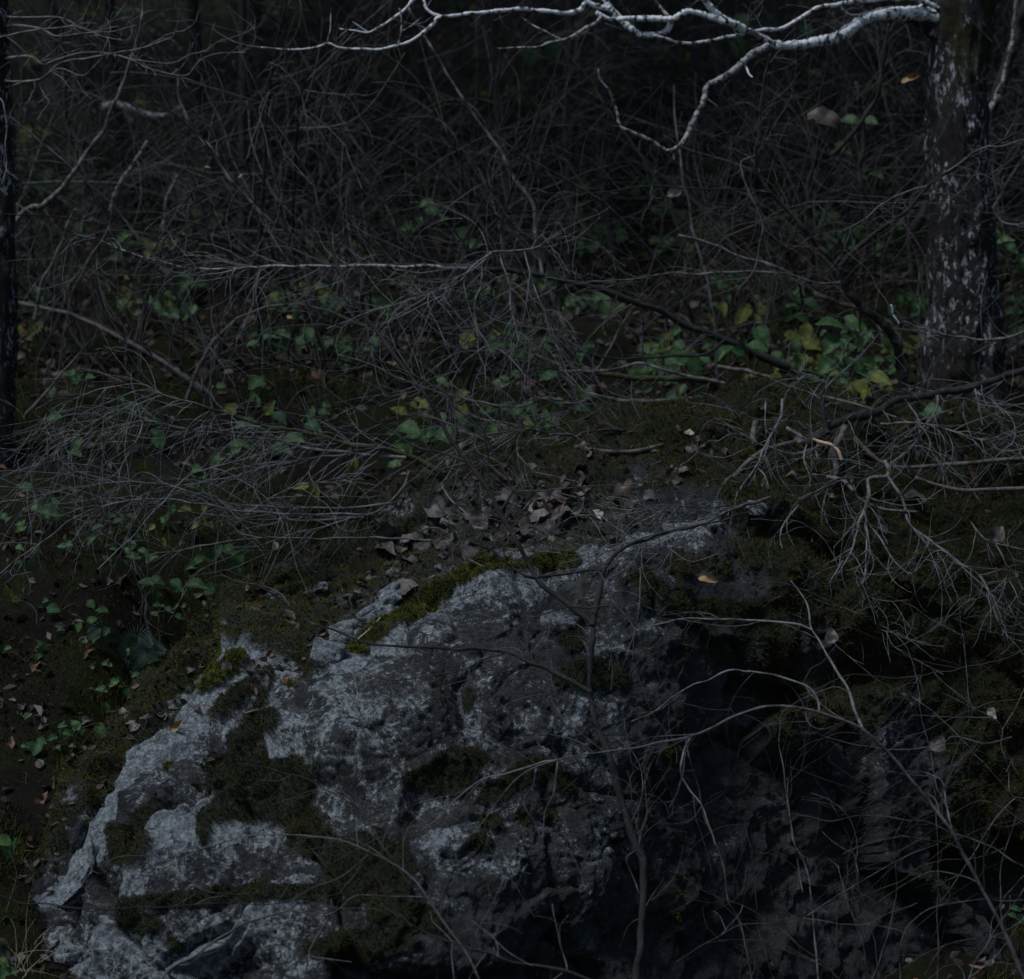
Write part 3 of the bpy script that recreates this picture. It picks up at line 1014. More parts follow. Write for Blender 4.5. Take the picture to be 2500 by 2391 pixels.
stone(935, 1495, 0.125, 0.10, 0.055, -32, 1, 'smooth pale grey slab bridging a dark hollow beside the bright moss rim')
stone(845, 1560, 0.09, 0.09, 0.07, -20, 2, 'rough grey stone wedged below the pale slab and dark hollow')
stone(800, 1610, 0.08, 0.08, 0.07, 10, 3, 'blocky stone against the left edge of the main rock face')
stone(960, 1445, 0.08, 0.05, 0.035, -35, 4, 'small lichen spotted stone in the moss above the rim')
stone(650, 1670, 0.20, 0.14, 0.07, -28, 5, 'long flat grey slab at the upper end of the mossy slabs')
stone(1850, 1255, 0.06, 0.06, 0.04, 20, 6, 'small pale stone on the mossy mound beside the grey root')
stone(1375, 1605, 0.09, 0.07, 0.05, 15, 7, 'tan grey stone knob sticking out of moss on the rock face')
stone(790, 1435, 0.03, 0.03, 0.025, 0, 8, 'tiny pale stone in dark moss on the sloping shoulder')


def stick(pts, rpx, mat, label, name='fallen_stick', Y=None, lift=0.012, cat='stick'):
    """a stick resting on the boulder (or at a given depth) along photo pixels"""
    if Y is None:
        a = surf(pts[0][0], pts[0][1], 0.5)[0]
        b = surf(pts[-1][0], pts[-1][1], 0.5)[0]
        y0, y1 = a[1] - 0.03, b[1] - 0.03
    else:
        y0, y1 = Y
    p, rr = trace(pts, y0, y1, rpx[0], rpx[1], 18, 0.003)
    p = np.concatenate([p[:1], p, p[-1:]])
    rr = np.concatenate([[0.0002], rr, [0.0002]])
    o = obj(name, quick_mesh(name, *[tubes(p, rr, 7)[0] - p[0], tubes(p, rr, 7)[1]], mat), None, [float(k) for k in p[0]])
    return tag(o, label, cat)


stick([(1010, 1354), (1120, 1342), (1230, 1336), (1300, 1318), (1385, 1300)], (5.5, 4), M_DARK, 'dark straight stick lying along the rim in front of the leaf heap')
stick([(988, 1452), (1010, 1438), (1035, 1425), (1062, 1408)], (5, 6), M_GREY, 'short grey stick in the moss behind the bright rim')
stick([(868, 1565), (895, 1542), (928, 1508)], (2.2, 1.8), M_PALE, 'thin pale straw bridging the dark hollow under the slab', 'straw')
stick([(1075, 1272), (1110, 1285), (1150, 1290), (1185, 1292)], (9, 6), M_GREY, 'curled strip of grey bark in the moss behind the leaf heap', 'bark_strip')
stick([(1080, 1190), (1095, 1215), (1115, 1235), (1140, 1255)], (2, 2), M_TWIG_PALE, 'thin pale twig leaning on the moss above the leaf heap')
stick([(1430, 1098), (1500, 1105), (1560, 1100), (1620, 1085)], (6, 5), M_DEAD, 'brown stick among leaves at the back of the leaf heap')
_r = np.random.default_rng(77)
for k in range(30):
    px, py = _r.normal(1250, 260), 0
    py = 1250 - (px - 1300) * 0.25 + _r.normal(0, 55)
    a_ = _r.uniform(-0.5, 0.9)
    L_ = _r.uniform(40, 130)
    o_ = stick([(px, py), (px + L_ * 0.5 * math.cos(a_), py - L_ * 0.5 * math.sin(a_) + _r.normal(0, 5)), (px + L_ * math.cos(a_), py - L_ * math.sin(a_))], (_r.uniform(1.2, 2.6), 1.0), [M_TWIG, M_TWIG_PALE, M_DEAD][k % 3],
               'thin broken twig lying in the leaf heap', 'fallen_twig', cat='twig')
    o_['group'] = 'thin twigs in the leaf heap'
stick([(600, 1742), (640, 1730), (668, 1725)], (2.6, 2.0), M_GREY, 'short pale twig lying on the slabs')
#%%TREES
# ------------------------------------------------------------------ trees and shrubs
def woody(name, label, cat, stems, branches, twig_mat, r, twigs=120, tl=(0.10, 0.40), sub=1.6, grav=0.02, wig=0.14, group=None,
          ang=(25, 65), flat=0.55, twig_parents=None, base=None, rmin=0.0010, sides=7, spec=None):
    """a tree or shrub: traced stems and branches (each its own part) and the fine twigs growing from them.
    stems / branches: list of (pts, y0, y1, r0px, r1px, material[, part name])"""
    built = []
    for k, (lst, nm) in enumerate(((stems, 'stem'), (branches, 'branch'))):
        for s in lst:
            p, rr = trace(s[0], s[1], s[2], s[3], s[4], max(24, min(110, 9 * len(s[0]))), 0.007, r)
            built.append((s[6] if len(s) > 6 else nm, p, rr, s[5]))
    loc = base if base is not None else built[0][1][0]
    t = thing(name, label, cat, loc, group)
    for nm, p, rr, m in built:
        p2 = np.concatenate([p, p[-1:] + (p[-1:] - p[-2:-1]) * 0.2])
        part(nm, tubes(p2, np.concatenate([rr, [0.0003]]), sides, 0.2), m, t)
    if twigs:
        par = [resample(p, rr, 40) for _, p, rr, _ in (built if twig_parents is None else [built[i] for i in twig_parents])]
        pp = np.stack([a for a, _ in par])
        pr = np.stack([b for _, b in par])
        twigs = max(6, int(twigs * 0.6))
        tl = (tl[0] * 1.3, tl[1] * 1.6)
        wig *= 0.85
        a, ar = spawn(pp, pr, twigs, r, 0.12, 0.99, ang, tl, 12, wig, grav, 0.0024, 0.4, 0.3, rmin, flat)
        sets = [tubes(a, ar, 4)]
        if sub:
            b, brr = spawn(a, ar, int(twigs * sub * 0.9), r, 0.15, 0.95, ang, (tl[0] * 0.5, tl[1] * 0.6), 9, wig, grav, 0.0015, 0.5, 0.4, rmin * 0.85, flat)
            sets.append(tubes(b, brr, 3))
            c, cr_ = spawn(b, brr, int(twigs * sub * 0.5), r, 0.2, 0.95, ang, (tl[0] * 0.3, tl[1] * 0.32), 6, wig, grav, 0.0011, 0.6, 0.4, rmin * 0.75, flat)
            sets.append(tubes(c, cr_, 3))
        part('twigs', join(*sets), twig_mat, t, 'stuff')
    return t


def trunk_mesh(pts, y, rad_px, n=260, sides=72, seed=0, moss_top=False, squash=1.0):
    """trunk with ridged bark from photo pixels; radii in pixels"""
    c = spline(np.array(pts, float), n)
    rp = np.interp(np.linspace(0, 1, n), np.linspace(0, 1, len(rad_px)), rad_px) * y / F
    p = P(c[:, 0], c[:, 1], y)
    ang = np.arange(sides) / sides * 2 * np.pi
    d = np.stack([np.cos(ang), np.sin(ang) * squash, ang * 0], -1)
    v = p[:, None] + d[None] * rp[:, None, None]
    q = v * np.array([1, 1, 0.28])
    h = 0.07 * fbm(q * 14, 5, seed + 3, 0.68) + 0.05 * fbm(v * 3.2, 3, seed + 9) + 0.045 * (1 - np.abs(noise(q * 24, seed + 5)) * 2)
    v = p[:, None] + d[None] * (rp[:, None] * (1 + h * 1.6))[..., None]
    i = np.arange(n * sides).reshape(n, sides)
    f = np.stack([i[:-1], np.roll(i, -1, 1)[:-1], np.roll(i, -1, 1)[1:], i[1:]], -1).reshape(-1, 4)
    mz = 1.2 * (smooth(330, 40, np.broadcast_to(c[:, 1:2], (n, sides))) + 0.8 * smooth(820, 960, np.broadcast_to(c[:, 1:2], (n, sides)))) if moss_top else np.zeros((n, sides))
    return (v.reshape(-1, 3), f[:, ::-1]), np.clip(mz, 0, 1).ravel()


R1 = np.random.default_rng(101)
# the tree on the right: rough trunk, pale limbs reaching left across the top
TY = 13.0
vf, mz = trunk_mesh([(2352, 1060), (2350, 1000), (2352, 900), (2350, 700), (2342, 500), (2335, 330), (2338, 180), (2350, 60), (2362, -80), (2375, -400), (2380, -1100), (2390, -2200)], TY,
                    [112, 84, 74, 70, 68, 67, 70, 74, 70, 62, 52, 34], 420, 84, 3, True)
base = vf[0][:84].mean(0)
tree = thing('tree', 'rough dark tree trunk with white bark flakes and pale limbs above the boulder', 'tree', base)
part('trunk', vf, M_TRUNK, tree, attrs={'moss': mz})
LIMBS = [
    ([(2352, 290), (2345, 220), (2325, 150), (2300, 100), (2268, 62), (2235, 42), (2205, 36)], 13.0, 12.95, 40, 17, M_TRUNK, 'branch_collar'),
    # main limb out of the crotch
    ([(2330, 60), (2290, 48), (2250, 33), (2200, 34), (2150, 36), (2110, 48), (2070, 76), (2035, 94), (1990, 104), (1945, 110), (1895, 112), (1862, 98), (1820, 74), (1782, 56), (1750, 36), (1725, 5), (1705, -40)], 13.0, 12.2, 20, 7, M_BIRCH),
    # hanging dead bough
    ([(1878, 112), (1842, 132), (1795, 168), (1752, 198), (1728, 214), (1718, 250), (1692, 298), (1672, 342), (1650, 362), (1626, 368), (1592, 346), (1548, 326), (1514, 308), (1506, 270), (1492, 228), (1467, 196), (1462, 170)], 12.25, 12.0, 9.5, 2.5, M_BIRCH_OLD),
    # second pale bough
    ([(2290, 20), (2235, -4), (2150, 0), (2080, 2), (2040, 12), (1995, 18), (1968, 36), (1930, 58), (1890, 72), (1850, 75), (1815, 84), (1760, 94), (1700, 104), (1660, 104), (1618, 92), (1596, 86)], 12.9, 12.2, 5.5, 3.4, M_BIRCH),
    ([(1640, 50), (1624, 76), (1596, 86), (1570, 85), (1546, 74), (1524, 56), (1504, 36), (1484, 16), (1470, -20)], 12.25, 12.3, 7, 8, M_BIRCH),
    ([(1770, 54), (1735, 42), (1702, 32), (1680, 28), (1658, 38), (1640, 48), (1590, 46), (1536, 44), (1497, 47), (1471, 40), (1454, 30)], 12.25, 12.2, 8, 6, M_BIRCH),
    ([(1471, 40), (1452, 56), (1430, 68), (1408, 84), (1375, 98), (1340, 106), (1312, 115), (1262, 116), (1213, 119)], 12.2, 12.1, 5.5, 1.6, M_BIRCH_OLD),
    ([(1484, 20), (1450, 12), (1432, 4), (1420, 20), (1400, 29), (1375, 31), (1330, 26), (1272, 24), (1200, 31), (1132, 35), (1075, 42), (1058, 60), (1030, 82), (1000, 102), (966, 114), (926, 121), (880, 120), (830, 117), (800, 107), (770, 115), (720, 122), (680, 121), (636, 116)], 12.25, 11.9, 6.5, 1.8, M_BIRCH),
    ([(1075, 42), (1052, 33), (1040, 22), (1034, 4), (1030, -30)], 12.1, 12.1, 4.5, 3, M_BIRCH),
    ([(1012, -4), (985, 26), (958, 44), (925, 66), (898, 80), (865, 75), (830, 70)], 12.1, 12.0, 4.2, 1.6, M_BIRCH),
    ([(898, 80), (880, 66), (862, 54)], 12.05, 12.0, 2.6, 1.3, M_BIRCH),
    ([(970, 114), (978, 80), (980, 40), (976, 22)], 11.95, 11.95, 3.0, 1.6, M_BIRCH_OLD),
    ([(980, 76), (1005, 62), (1028, 45)], 11.95, 11.95, 1.6, 1.1, M_BIRCH_OLD),
    ([(1372, 98), (1340, 82), (1300, 62), (1275, 45)], 12.1, 12.2, 2.4, 1.5, M_BIRCH_OLD),
    ([(1640, 50), (1628, 35), (1610, 15), (1592, -10)], 12.25, 12.3, 4, 3, M_BIRCH_OLD),
    ([(1860, 98), (1800, 62), (1740, 20), (1720, -30)], 12.35, 12.5, 9, 8, M_DARK),
    ([(1825, 76), (1830, 46), (1848, 22), (1870, -10)], 12.3, 12.4, 3, 2.2, M_DARK),
    ([(2055, 10), (2062, 28), (2085, 38), (2130, 26), (2180, 14)], 12.6, 12.6, 2.4, 1.4, M_TWIG_PALE),
    ([(1648, 360), (1644, 378), (1645, 390)], 12.14, 12.12, 3.2, 2.0, M_BIRCH_OLD, 'stub'),
    ([(1592, 344), (1589, 354), (1588, 361)], 12.1, 12.1, 3.4, 2.6, M_BIRCH_OLD, 'stub'),
    ([(1814, 152), (1822, 168), (1828, 182), (1838, 190)], 12.24, 12.18, 3, 1.6, M_BIRCH, 'stub'),
    ([(1720, 238), (1730, 244), (1740, 252), (1751, 260)], 12.2, 12.15, 1.6, 1.0, M_TWIG_PALE, 'stub'),
    ([(800, 107), (802, 90), (808, 70), (808, 20)], 11.9, 11.9, 1.8, 1.2, M_BIRCH_OLD),
    ([(680, 121), (620, 115), (580, 105), (550, 92), (530, 80), (518, 66)], 11.9, 11.9, 1.5, 1.0, M_TWIG_PALE),
]
lb, lo = [], []
for s in LIMBS:
    p, rr = trace(s[0], s[1], s[2], s[3], s[4], max(20, 11 * len(s[0])), 0.0045, R1)
    rr = rr * (1 + 0.10 * noise(np.stack([np.arange(len(rr)) * 0.9, rr * 0, rr * 0 + s[3]], 1), 3))
    if len(s) > 6 and s[6] == 'branch_collar':
        rr = np.linspace(rr[0], rr[-1], len(rr))
    p2 = np.concatenate([p, p[-1:] + (p[-1:] - p[-2:-1]) * 0.15])
    o_ = part(s[6] if len(s) > 6 else 'branch', tubes(p2, np.concatenate([rr, [0.0004]]), 12, 0.22), s[5], tree)
    lo.append(o_)
    if o_.name.startswith('stub'):
        o_.parent = lo[2]                       # broken stubs belong to the hanging bough
    lb.append(resample(p, rr, 40))
pp, pr = np.stack([a for a, _ in lb]), np.stack([b for _, b in lb])
a_, ar_ = spawn(pp, pr, 34, R1, 0.1, 0.98, (35, 75), (0.06, 0.28), 8, 0.16, -0.02, 0.003, 0.4, 0.3, 0.0011)
b_, br_ = spawn(a_, ar_, 50, R1, 0.2, 0.95, (30, 60), (0.03, 0.14), 6, 0.16, -0.02, 0.002, 0.5, 0.3, 0.0010)
part('twigs', join(tubes(a_, ar_, 4), tubes(b_, br_, 3)), M_TWIG_PALE, tree, 'stuff')

# leaning stem behind the trunk
woody('leaning_tree', 'slanting dark stem behind the rough trunk', 'tree',
      [([(2230, 560), (2290, 470), (2345, 400), (2400, 300), (2450, 180), (2490, 60), (2530, -80), (2600, -400)], 14.6, 14.2, 13, 16, M_DARK)],
      [([(2405, 300), (2420, 260), (2440, 230), (2462, 140), (2480, 40), (2490, -40)], 14.2, 14.0, 6, 5, M_BIRCH_OLD),  # pale strip along the stem paints its white-lit edge
       ([(2408, 310), (2432, 240), (2452, 190)], 14.2, 14.1, 6, 4, M_BIRCH_OLD),  # shorter pale strip for the same lit edge
       ([(2600, -400), (2660, -900), (2700, -1600)], 14.2, 14.2, 16, 8, M_DARK)], M_TWIG, R1, 26, (0.2, 0.6))

# the tree at the left border and its boughs
vf, mz = trunk_mesh([(-18, 1420), (-15, 1250), (-10, 1000), (-5, 700), (-12, 400), (-20, 100), (-24, -300), (-30, -1200)], 12.0, [52, 44, 42, 40, 38, 36, 33, 20], 200, 48, 8)
ltree = thing('tree', 'dark lichen flecked trunk at the border with bare boughs above the thicket', 'tree', vf[0][:48].mean(0))
part('trunk', vf, M_TRUNK, ltree, attrs={'moss': mz})
lb = []
for s in [([(-20, 70), (40, 62), (80, 66), (110, 76), (140, 88), (200, 82), (260, 78), (330, 62)], 12, 11.6, 4.2, 1.2, M_GREY),
          ([(-20, 40), (60, 44), (130, 42), (170, 52), (215, 76), (290, 66)], 12, 11.7, 3.4, 1.2, M_GREY),
          ([(-20, 150), (40, 140), (80, 140), (105, 160), (130, 150), (190, 132), (250, 130), (300, 140), (350, 150), (420, 154), (460, 136), (500, 124), (545, 95)], 12, 11.5, 4.2, 1.2, M_GREY),
          ([(-20, 228), (20, 212), (60, 200), (100, 194), (112, 182), (130, 165), (160, 150), (210, 143), (270, 132), (330, 122), (400, 100), (430, 80), (436, 30)], 12, 11.5, 4, 1.4, M_GREY),
          ([(-20, 195), (40, 200), (90, 196), (120, 176), (150, 168), (200, 185), (230, 165), (243, 150)], 12, 11.6, 2.6, 1.1, M_TWIG_PALE),
          ([(290, 135), (330, 150), (355, 168), (352, 180), (330, 158)], 11.6, 11.5, 2, 1.2, M_TWIG_PALE),
          ([(330, 150), (370, 170), (430, 182), (460, 180), (490, 145), (540, 130), (600, 128)], 11.6, 11.5, 2, 1, M_TWIG_PALE),
          ([(-20, 95), (50, 80), (120, 70), (190, 66), (250, 90), (300, 100)], 11.9, 11.6, 2.4, 1, M_TWIG_PALE),
          ([(-20, 230), (10, 260), (15, 400), (5, 450)], 11.9, 11.7, 2, 1.4, M_TWIG_PALE),
          ([(95, 205), (108, 235), (118, 250), (103, 272), (93, 293)], 11.7, 11.6, 1.4, 1, M_TWIG_PALE)]:
    p, rr = trace(s[0], s[1], s[2], s[3], s[4], 44, 0.004, R1)
    part('branch', tubes(np.concatenate([p, p[-1:] + (p[-1:] - p[-2:-1]) * .2]), np.concatenate([rr, [0.0003]]), 6), s[5], ltree)
    lb.append(resample(p, rr, 40))
pp, pr = np.stack([a for a, _ in lb]), np.stack([b for _, b in lb])
a_, ar_ = spawn(pp, pr, 70, R1, 0.1, 0.98, (30, 60), (0.1, 0.35), 8, 0.16, -0.01, 0.0035, 0.4, 0.3, 0.0012)
b_, br_ = spawn(a_, ar_, 70, R1, 0.2, 0.95, (30, 60), (0.05, 0.18), 6, 0.16, 0.0, 0.002, 0.5, 0.3, 0.0011)
part('twigs', join(tubes(a_, ar_, 4), tubes(b_, br_, 3)), M_TWIG_PALE, ltree, 'stuff')

# slender sapling rising across the rock face
woody('sapling', 'slender dark forked sapling rising in front of the rock face', 'sapling',
      [([(1548, 2640), (1552, 2480), (1556, 2391), (1562, 2260), (1572, 2130), (1545, 2040), (1510, 1930), (1488, 1840), (1462, 1780), (1440, 1690), (1440, 1600), (1446, 1525), (1400, 1490), (1345, 1445), (1308, 1408), (1278, 1355), (1248, 1300), (1218, 1243), (1195, 1198), (1155, 1145), (1122, 1100), (1085, 1050), (1060, 1000), (1030, 950), (1000, 908), (962, 868), (935, 830), (905, 790), (872, 745), (838, 680), (806, 590), (780, 500), (755, 430), (700, 340), (640, 260)], 8.45, 9.9, 12.5, 2.0, M_DARK)],
      [([(1446, 1528), (1456, 1480), (1462, 1430), (1472, 1395), (1500, 1352), (1545, 1325), (1610, 1305), (1700, 1285), (1780, 1268)], 8.75, 9.2, 9, 2, M_DARK),
       ([(1306, 1411), (1258, 1392), (1237, 1378), (1200, 1346), (1150, 1322), (1085, 1272)], 8.9, 8.9, 4, 1.3, M_DARK),
       ([(1237, 1378), (1230, 1340), (1234, 1300), (1236, 1262)], 8.9, 8.95, 2.6, 1.4, M_DARK),
       ([(1306, 1412), (1360, 1405), (1415, 1396), (1470, 1390)], 8.9, 8.85, 3.6, 3.0, M_DARK),
       ([(1222, 1248), (1243, 1212), (1250, 1192), (1222, 1140), (1192, 1080), (1184, 1062), (1160, 1032), (1100, 985), (1060, 950)], 9.0, 9.2, 3.6, 1.3, M_DARK),
       ([(1184, 1060), (1190, 1100), (1188, 1150), (1182, 1190)], 9.1, 9.1, 2.2, 1.3, M_DARK),
       ([(1250, 1198), (1330, 1198), (1420, 1188), (1520, 1185), (1600, 1178)], 9.05, 9.3, 1.8, 1, M_TWIG),
       ([(1135, 1125), (1080, 1110), (1010, 1088), (960, 1058), (905, 1020), (830, 975), (760, 930)], 9.15, 9.4, 3, 1.2, M_DARK),
       ([(1112, 1082), (1112, 1040), (1100, 985), (1084, 958), (1040, 935), (1000, 912), (900, 870), (820, 842)], 9.2, 9.5, 3.2, 1.3, M_DARK),
       ([(1184, 1062), (1300, 1048), (1390, 1030), (1470, 1000)], 9.15, 9.4, 1.8, 1, M_TWIG),
       ([(1442, 1690), (1372, 1652), (1292, 1616), (1240, 1594), (1180, 1586), (1060, 1582), (930, 1574), (830, 1546), (745, 1512), (690, 1470), (640, 1430), (560, 1395)], 8.6, 8.9, 6.5, 1.4, M_DARK),
       ([(1240, 1594), (1180, 1612), (1110, 1640), (1040, 1652), (960, 1662), (880, 1640)], 8.7, 8.7, 2, 1, M_DARK),
       ([(1488, 1480), (1440, 1482), (1380, 1486), (1310, 1505), (1245, 1535), (1180, 1568), (1120, 1600)], 8.75, 8.8, 2.4, 1, M_DARK),
       ([(1462, 1780), (1400, 1720), (1330, 1690), (1230, 1640), (1130, 1655)], 8.55, 8.7, 2.2, 1, M_DARK),
       ([(1560, 2180), (1530, 2100), (1560, 2060), (1545, 1960), (1530, 1880)], 8.45, 8.5, 2, 1, M_TWIG)],
      M_TWIG, R1, 150, (0.12, 0.42), 1.5, 0.01, 0.13, ang=(25, 60))

# arching sapling at lower right, reaching over the face
woody('sapling', 'arching sapling at the foot of the boulder bending left over the rock', 'sapling',
      [([(2580, 2640), (2540, 2480), (2500, 2385), (2452, 2276), (2388, 2156), (2328, 2040), (2270, 1955), (2213, 1888), (2160, 1830), (2108, 1784), (2030, 1750), (1935, 1726), (1860, 1728), (1790, 1752), (1740, 1778), (1680, 1796), (1600, 1815), (1520, 1830), (1440, 1840), (1362, 1856), (1300, 1876), (1242, 1922), (1192, 1990), (1150, 2040), (1118, 2076)], 8.0, 8.2, 6.5, 1.0, M_TWIG)],
      [([(2108, 1784), (2090, 1745), (2070, 1690), (2018, 1602), (1984, 1540), (1970, 1478), (1930, 1420)], 8.35, 8.8, 4, 1.5, M_GREY),
       ([(1984, 1538), (1930, 1524), (1870, 1518), (1800, 1510), (1730, 1509), (1650, 1513), (1560, 1530)], 8.6, 8.8, 3, 1, M_TWIG_PALE),
       ([(1362, 1856), (1300, 1872), (1232, 1890), (1172, 1910), (1120, 1950), (1080, 1985), (1030, 2030)], 8.2, 8.2, 2.4, 1, M_TWIG_PALE),
       ([(1362, 1858), (1356, 1930), (1332, 1990), (1322, 2045)], 8.2, 8.2, 2.4, 1.2, M_TWIG_PALE),
       ([(1310, 1875), (1304, 1920), (1280, 1960), (1305, 2015), (1320, 2050)], 8.2, 8.2, 2.2, 1, M_TWIG_PALE),
       ([(1830, 1640), (1780, 1640), (1720, 1665), (1660, 1690), (1600, 1740), (1540, 1765)], 8.5, 8.6, 2.2, 1, M_TWIG_PALE),
       ([(2000, 1735), (1990, 1700), (1960, 1670), (1900, 1655), (1830, 1640)], 8.4, 8.5, 3, 2, M_TWIG_PALE),
       ([(1690, 1795), (1660, 1870), (1680, 1930), (1720, 1980), (1745, 2060)], 8.4, 8.3, 3, 1.4, M_TWIG_PALE),
       ([(2328, 2040), (2310, 1960), (2300, 1905), (2260, 1880)], 8.2, 8.3, 2.6, 1.2, M_TWIG_PALE)],
      M_TWIG, R1, 70, (0.12, 0.45), 1.1, 0.015, 0.13)

# low bare shoots across the bottom of the rock
woody('bare_shoot', 'long thin dark shoot curving up across the lowest part of the rock face', 'shoot',
      [([(1600, 2560), (1520, 2430), (1437, 2391), (1376, 2367), (1289, 2358), (1220, 2341), (1155, 2319), (1073, 2289), (1016, 2263), (960, 2211), (908, 2141), (865, 2081), (862, 1951), (873, 1851), (850, 1790)], 7.6, 8.0, 5, 1.0, M_DARK)],
      [([(1107, 2302), (1108, 2350), (1105, 2420)], 7.72, 7.7, 2.0, 1.2, M_TWIG_PALE),
       ([(1220, 2341), (1212, 2300), (1170, 2265), (1145, 2243)], 7.7, 7.8, 1.8, 1, M_TWIG),
       ([(1385, 2368), (1365, 2300), (1352, 2210)], 7.65, 7.75, 1.8, 1, M_TWIG),
       ([(1300, 2358), (1200, 2290), (1146, 2242)], 7.68, 7.8, 1.8, 1, M_TWIG)], M_TWIG, R1, 26, (0.1, 0.35), 1.0)
woody('bare_shoot', 'grey shoot bowing over the left slabs in a long low arc', 'shoot',
      [([(1240, 2560), (1180, 2420), (1133, 2320), (1090, 2260), (1056, 2213), (1003, 2141), (917, 2085), (850, 2058), (758, 2044), (672, 2034), (580, 2046), (477, 2076), (400, 2125), (362, 2150)], 7.6, 7.95, 4.2, 1.2, M_TWIG)],
      [([(672, 2034), (640, 2010), (650, 2030)], 7.88, 7.9, 1.4, 0.9, M_TWIG),
       ([(820, 2065), (740, 2080), (660, 2100), (560, 2180), (450, 2170)], 7.85, 7.9, 1.8, 1, M_DARK)], M_TWIG, R1, 16, (0.1, 0.3), 0.8)
woody('bare_shoot', 'forked grey shoot leaning over the lowest lichen slab', 'shoot',
      [([(300, 2560), (396, 2391), (477, 2328), (607, 2250), (693, 2230), (806, 2230), (865, 2191), (930, 2188), (1033, 2189)], 7.7, 7.9, 3.6, 1.6, M_TWIG)],
      [([(806, 2230), (770, 2288), (755, 2330), (800, 2340), (860, 2350)], 7.85, 7.8, 2.4, 1.2, M_TWIG),
       ([(755, 2330), (745, 2380), (735, 2430)], 7.8, 7.8, 2, 1.3, M_TWIG),
       ([(806, 2230), (830, 2215), (868, 2195)], 7.85, 7.88, 2, 1.5, M_TWIG)], M_TWIG, R1, 14, (0.1, 0.3), 0.8)
woody('bare_shoot', 'dark wiry shoot lying across the foot of the slabs', 'shoot',
      [([(-60, 2150), (0, 2188), (40, 2208), (130, 2212), (200, 2215), (310, 2218), (500, 2205), (660, 2206), (760, 2192), (850, 2176)], 7.9, 7.9, 2.4, 1.1, M_DARK)],
      [([(450, 2208), (410, 2170), (385, 2145)], 7.9, 7.95, 1.6, 1, M_DARK)], M_TWIG, R1, 10, (0.08, 0.25), 0.8)
woody('bare_shoot', 'thin dark shoot with twigs over the mossy hollow of the slabs', 'shoot',
      [([(1000, 2160), (900, 2000), (850, 1960), (800, 1925), (740, 1895), (680, 1885), (600, 1868)], 8.0, 8.4, 2.6, 1, M_DARK)], [], M_TWIG, R1, 10, (0.08, 0.25), 0.8)
#%%MID
R2 = np.random.default_rng(202)
# dead spruce top lying left of the boulder: fans of fine drooping twigs
woody('fallen_spruce_top', 'fallen dead conifer top fanning grey twigs left from the mossy shoulder', 'dead branch',
      [([(1090, 1190), (1072, 1158), (1040, 1133), (960, 1100), (850, 1086), (760, 1058), (640, 1040), (560, 1012), (480, 985), (400, 965), (350, 955), (290, 945)], 11.1, 10.6, 8, 1.5, M_MOSSY)],
      [([(990, 1118), (900, 1112), (760, 1095), (650, 1070), (560, 1064), (450, 1045), (350, 1030), (250, 1050), (150, 1080), (60, 1160)], 11.0, 10.5, 5, 1.2, M_GREY),
       ([(850, 1110), (760, 1120), (650, 1142), (560, 1165), (470, 1180), (340, 1210)], 11.0, 10.5, 3, 1.1, M_TWIG_PALE),
       ([(400, 965), (330, 990), (250, 1020), (180, 1065), (120, 1120)], 10.6, 10.4, 2, 1, M_TWIG_PALE),
       ([(480, 985), (430, 975), (345, 940), (290, 940), (220, 960), (150, 990)], 10.6, 10.5, 1.8, 1, M_TWIG_PALE),
       ([(350, 1030), (330, 1080), (300, 1130), (290, 1180)], 10.5, 10.4, 1.6, 1, M_TWIG_PALE)],
      M_TWIG_PALE, R2, 260, (0.14, 0.50), 1.3, 0.06, 0.12, ang=(20, 50), flat=0.8, rmin=0.0011)
woody('fallen_spruce_top', 'low bundle of pale horizontal dead twigs beside the mossy shoulder', 'dead branch',
      [([(1000, 1150), (985, 1190), (955, 1225), (900, 1258), (830, 1268), (740, 1272), (620, 1268), (500, 1258), (400, 1235), (350, 1224), (250, 1226), (150, 1202), (0, 1190), (-80, 1200)], 11.0, 10.3, 4, 1.4, M_DEAD)],
      [([(955, 1228), (850, 1240), (700, 1240), (560, 1230), (470, 1200), (380, 1180), (250, 1180), (100, 1210), (0, 1225)], 10.9, 10.3, 3, 1.2, M_TWIG_PALE),
       ([(900, 1258), (760, 1255), (600, 1252), (420, 1220), (290, 1228), (200, 1255), (120, 1310), (60, 1350), (0, 1400), (-40, 1430)], 10.8, 10.2, 3.4, 1.2, M_TWIG_PALE),
       ([(1060, 1320), (920, 1314), (800, 1316), (620, 1315), (520, 1328), (430, 1345), (330, 1365)], 10.7, 10.4, 2.4, 1, M_GREY),
       ([(860, 1262), (800, 1285), (720, 1300), (620, 1335), (560, 1338)], 10.7, 10.5, 2, 1, M_TWIG_PALE),
       ([(610, 1250), (700, 1195), (790, 1175), (850, 1160)], 10.6, 10.7, 2.2, 1.2, M_TWIG_PALE),
       ([(240, 1390), (330, 1300), (450, 1170), (560, 1130), (650, 1110)], 10.3, 10.5, 1.8, 1.2, M_TWIG_PALE)],
      M_TWIG_PALE, R2, 240, (0.12, 0.45), 1.2, 0.05, 0.12, ang=(20, 55), flat=0.8, rmin=0.0011)

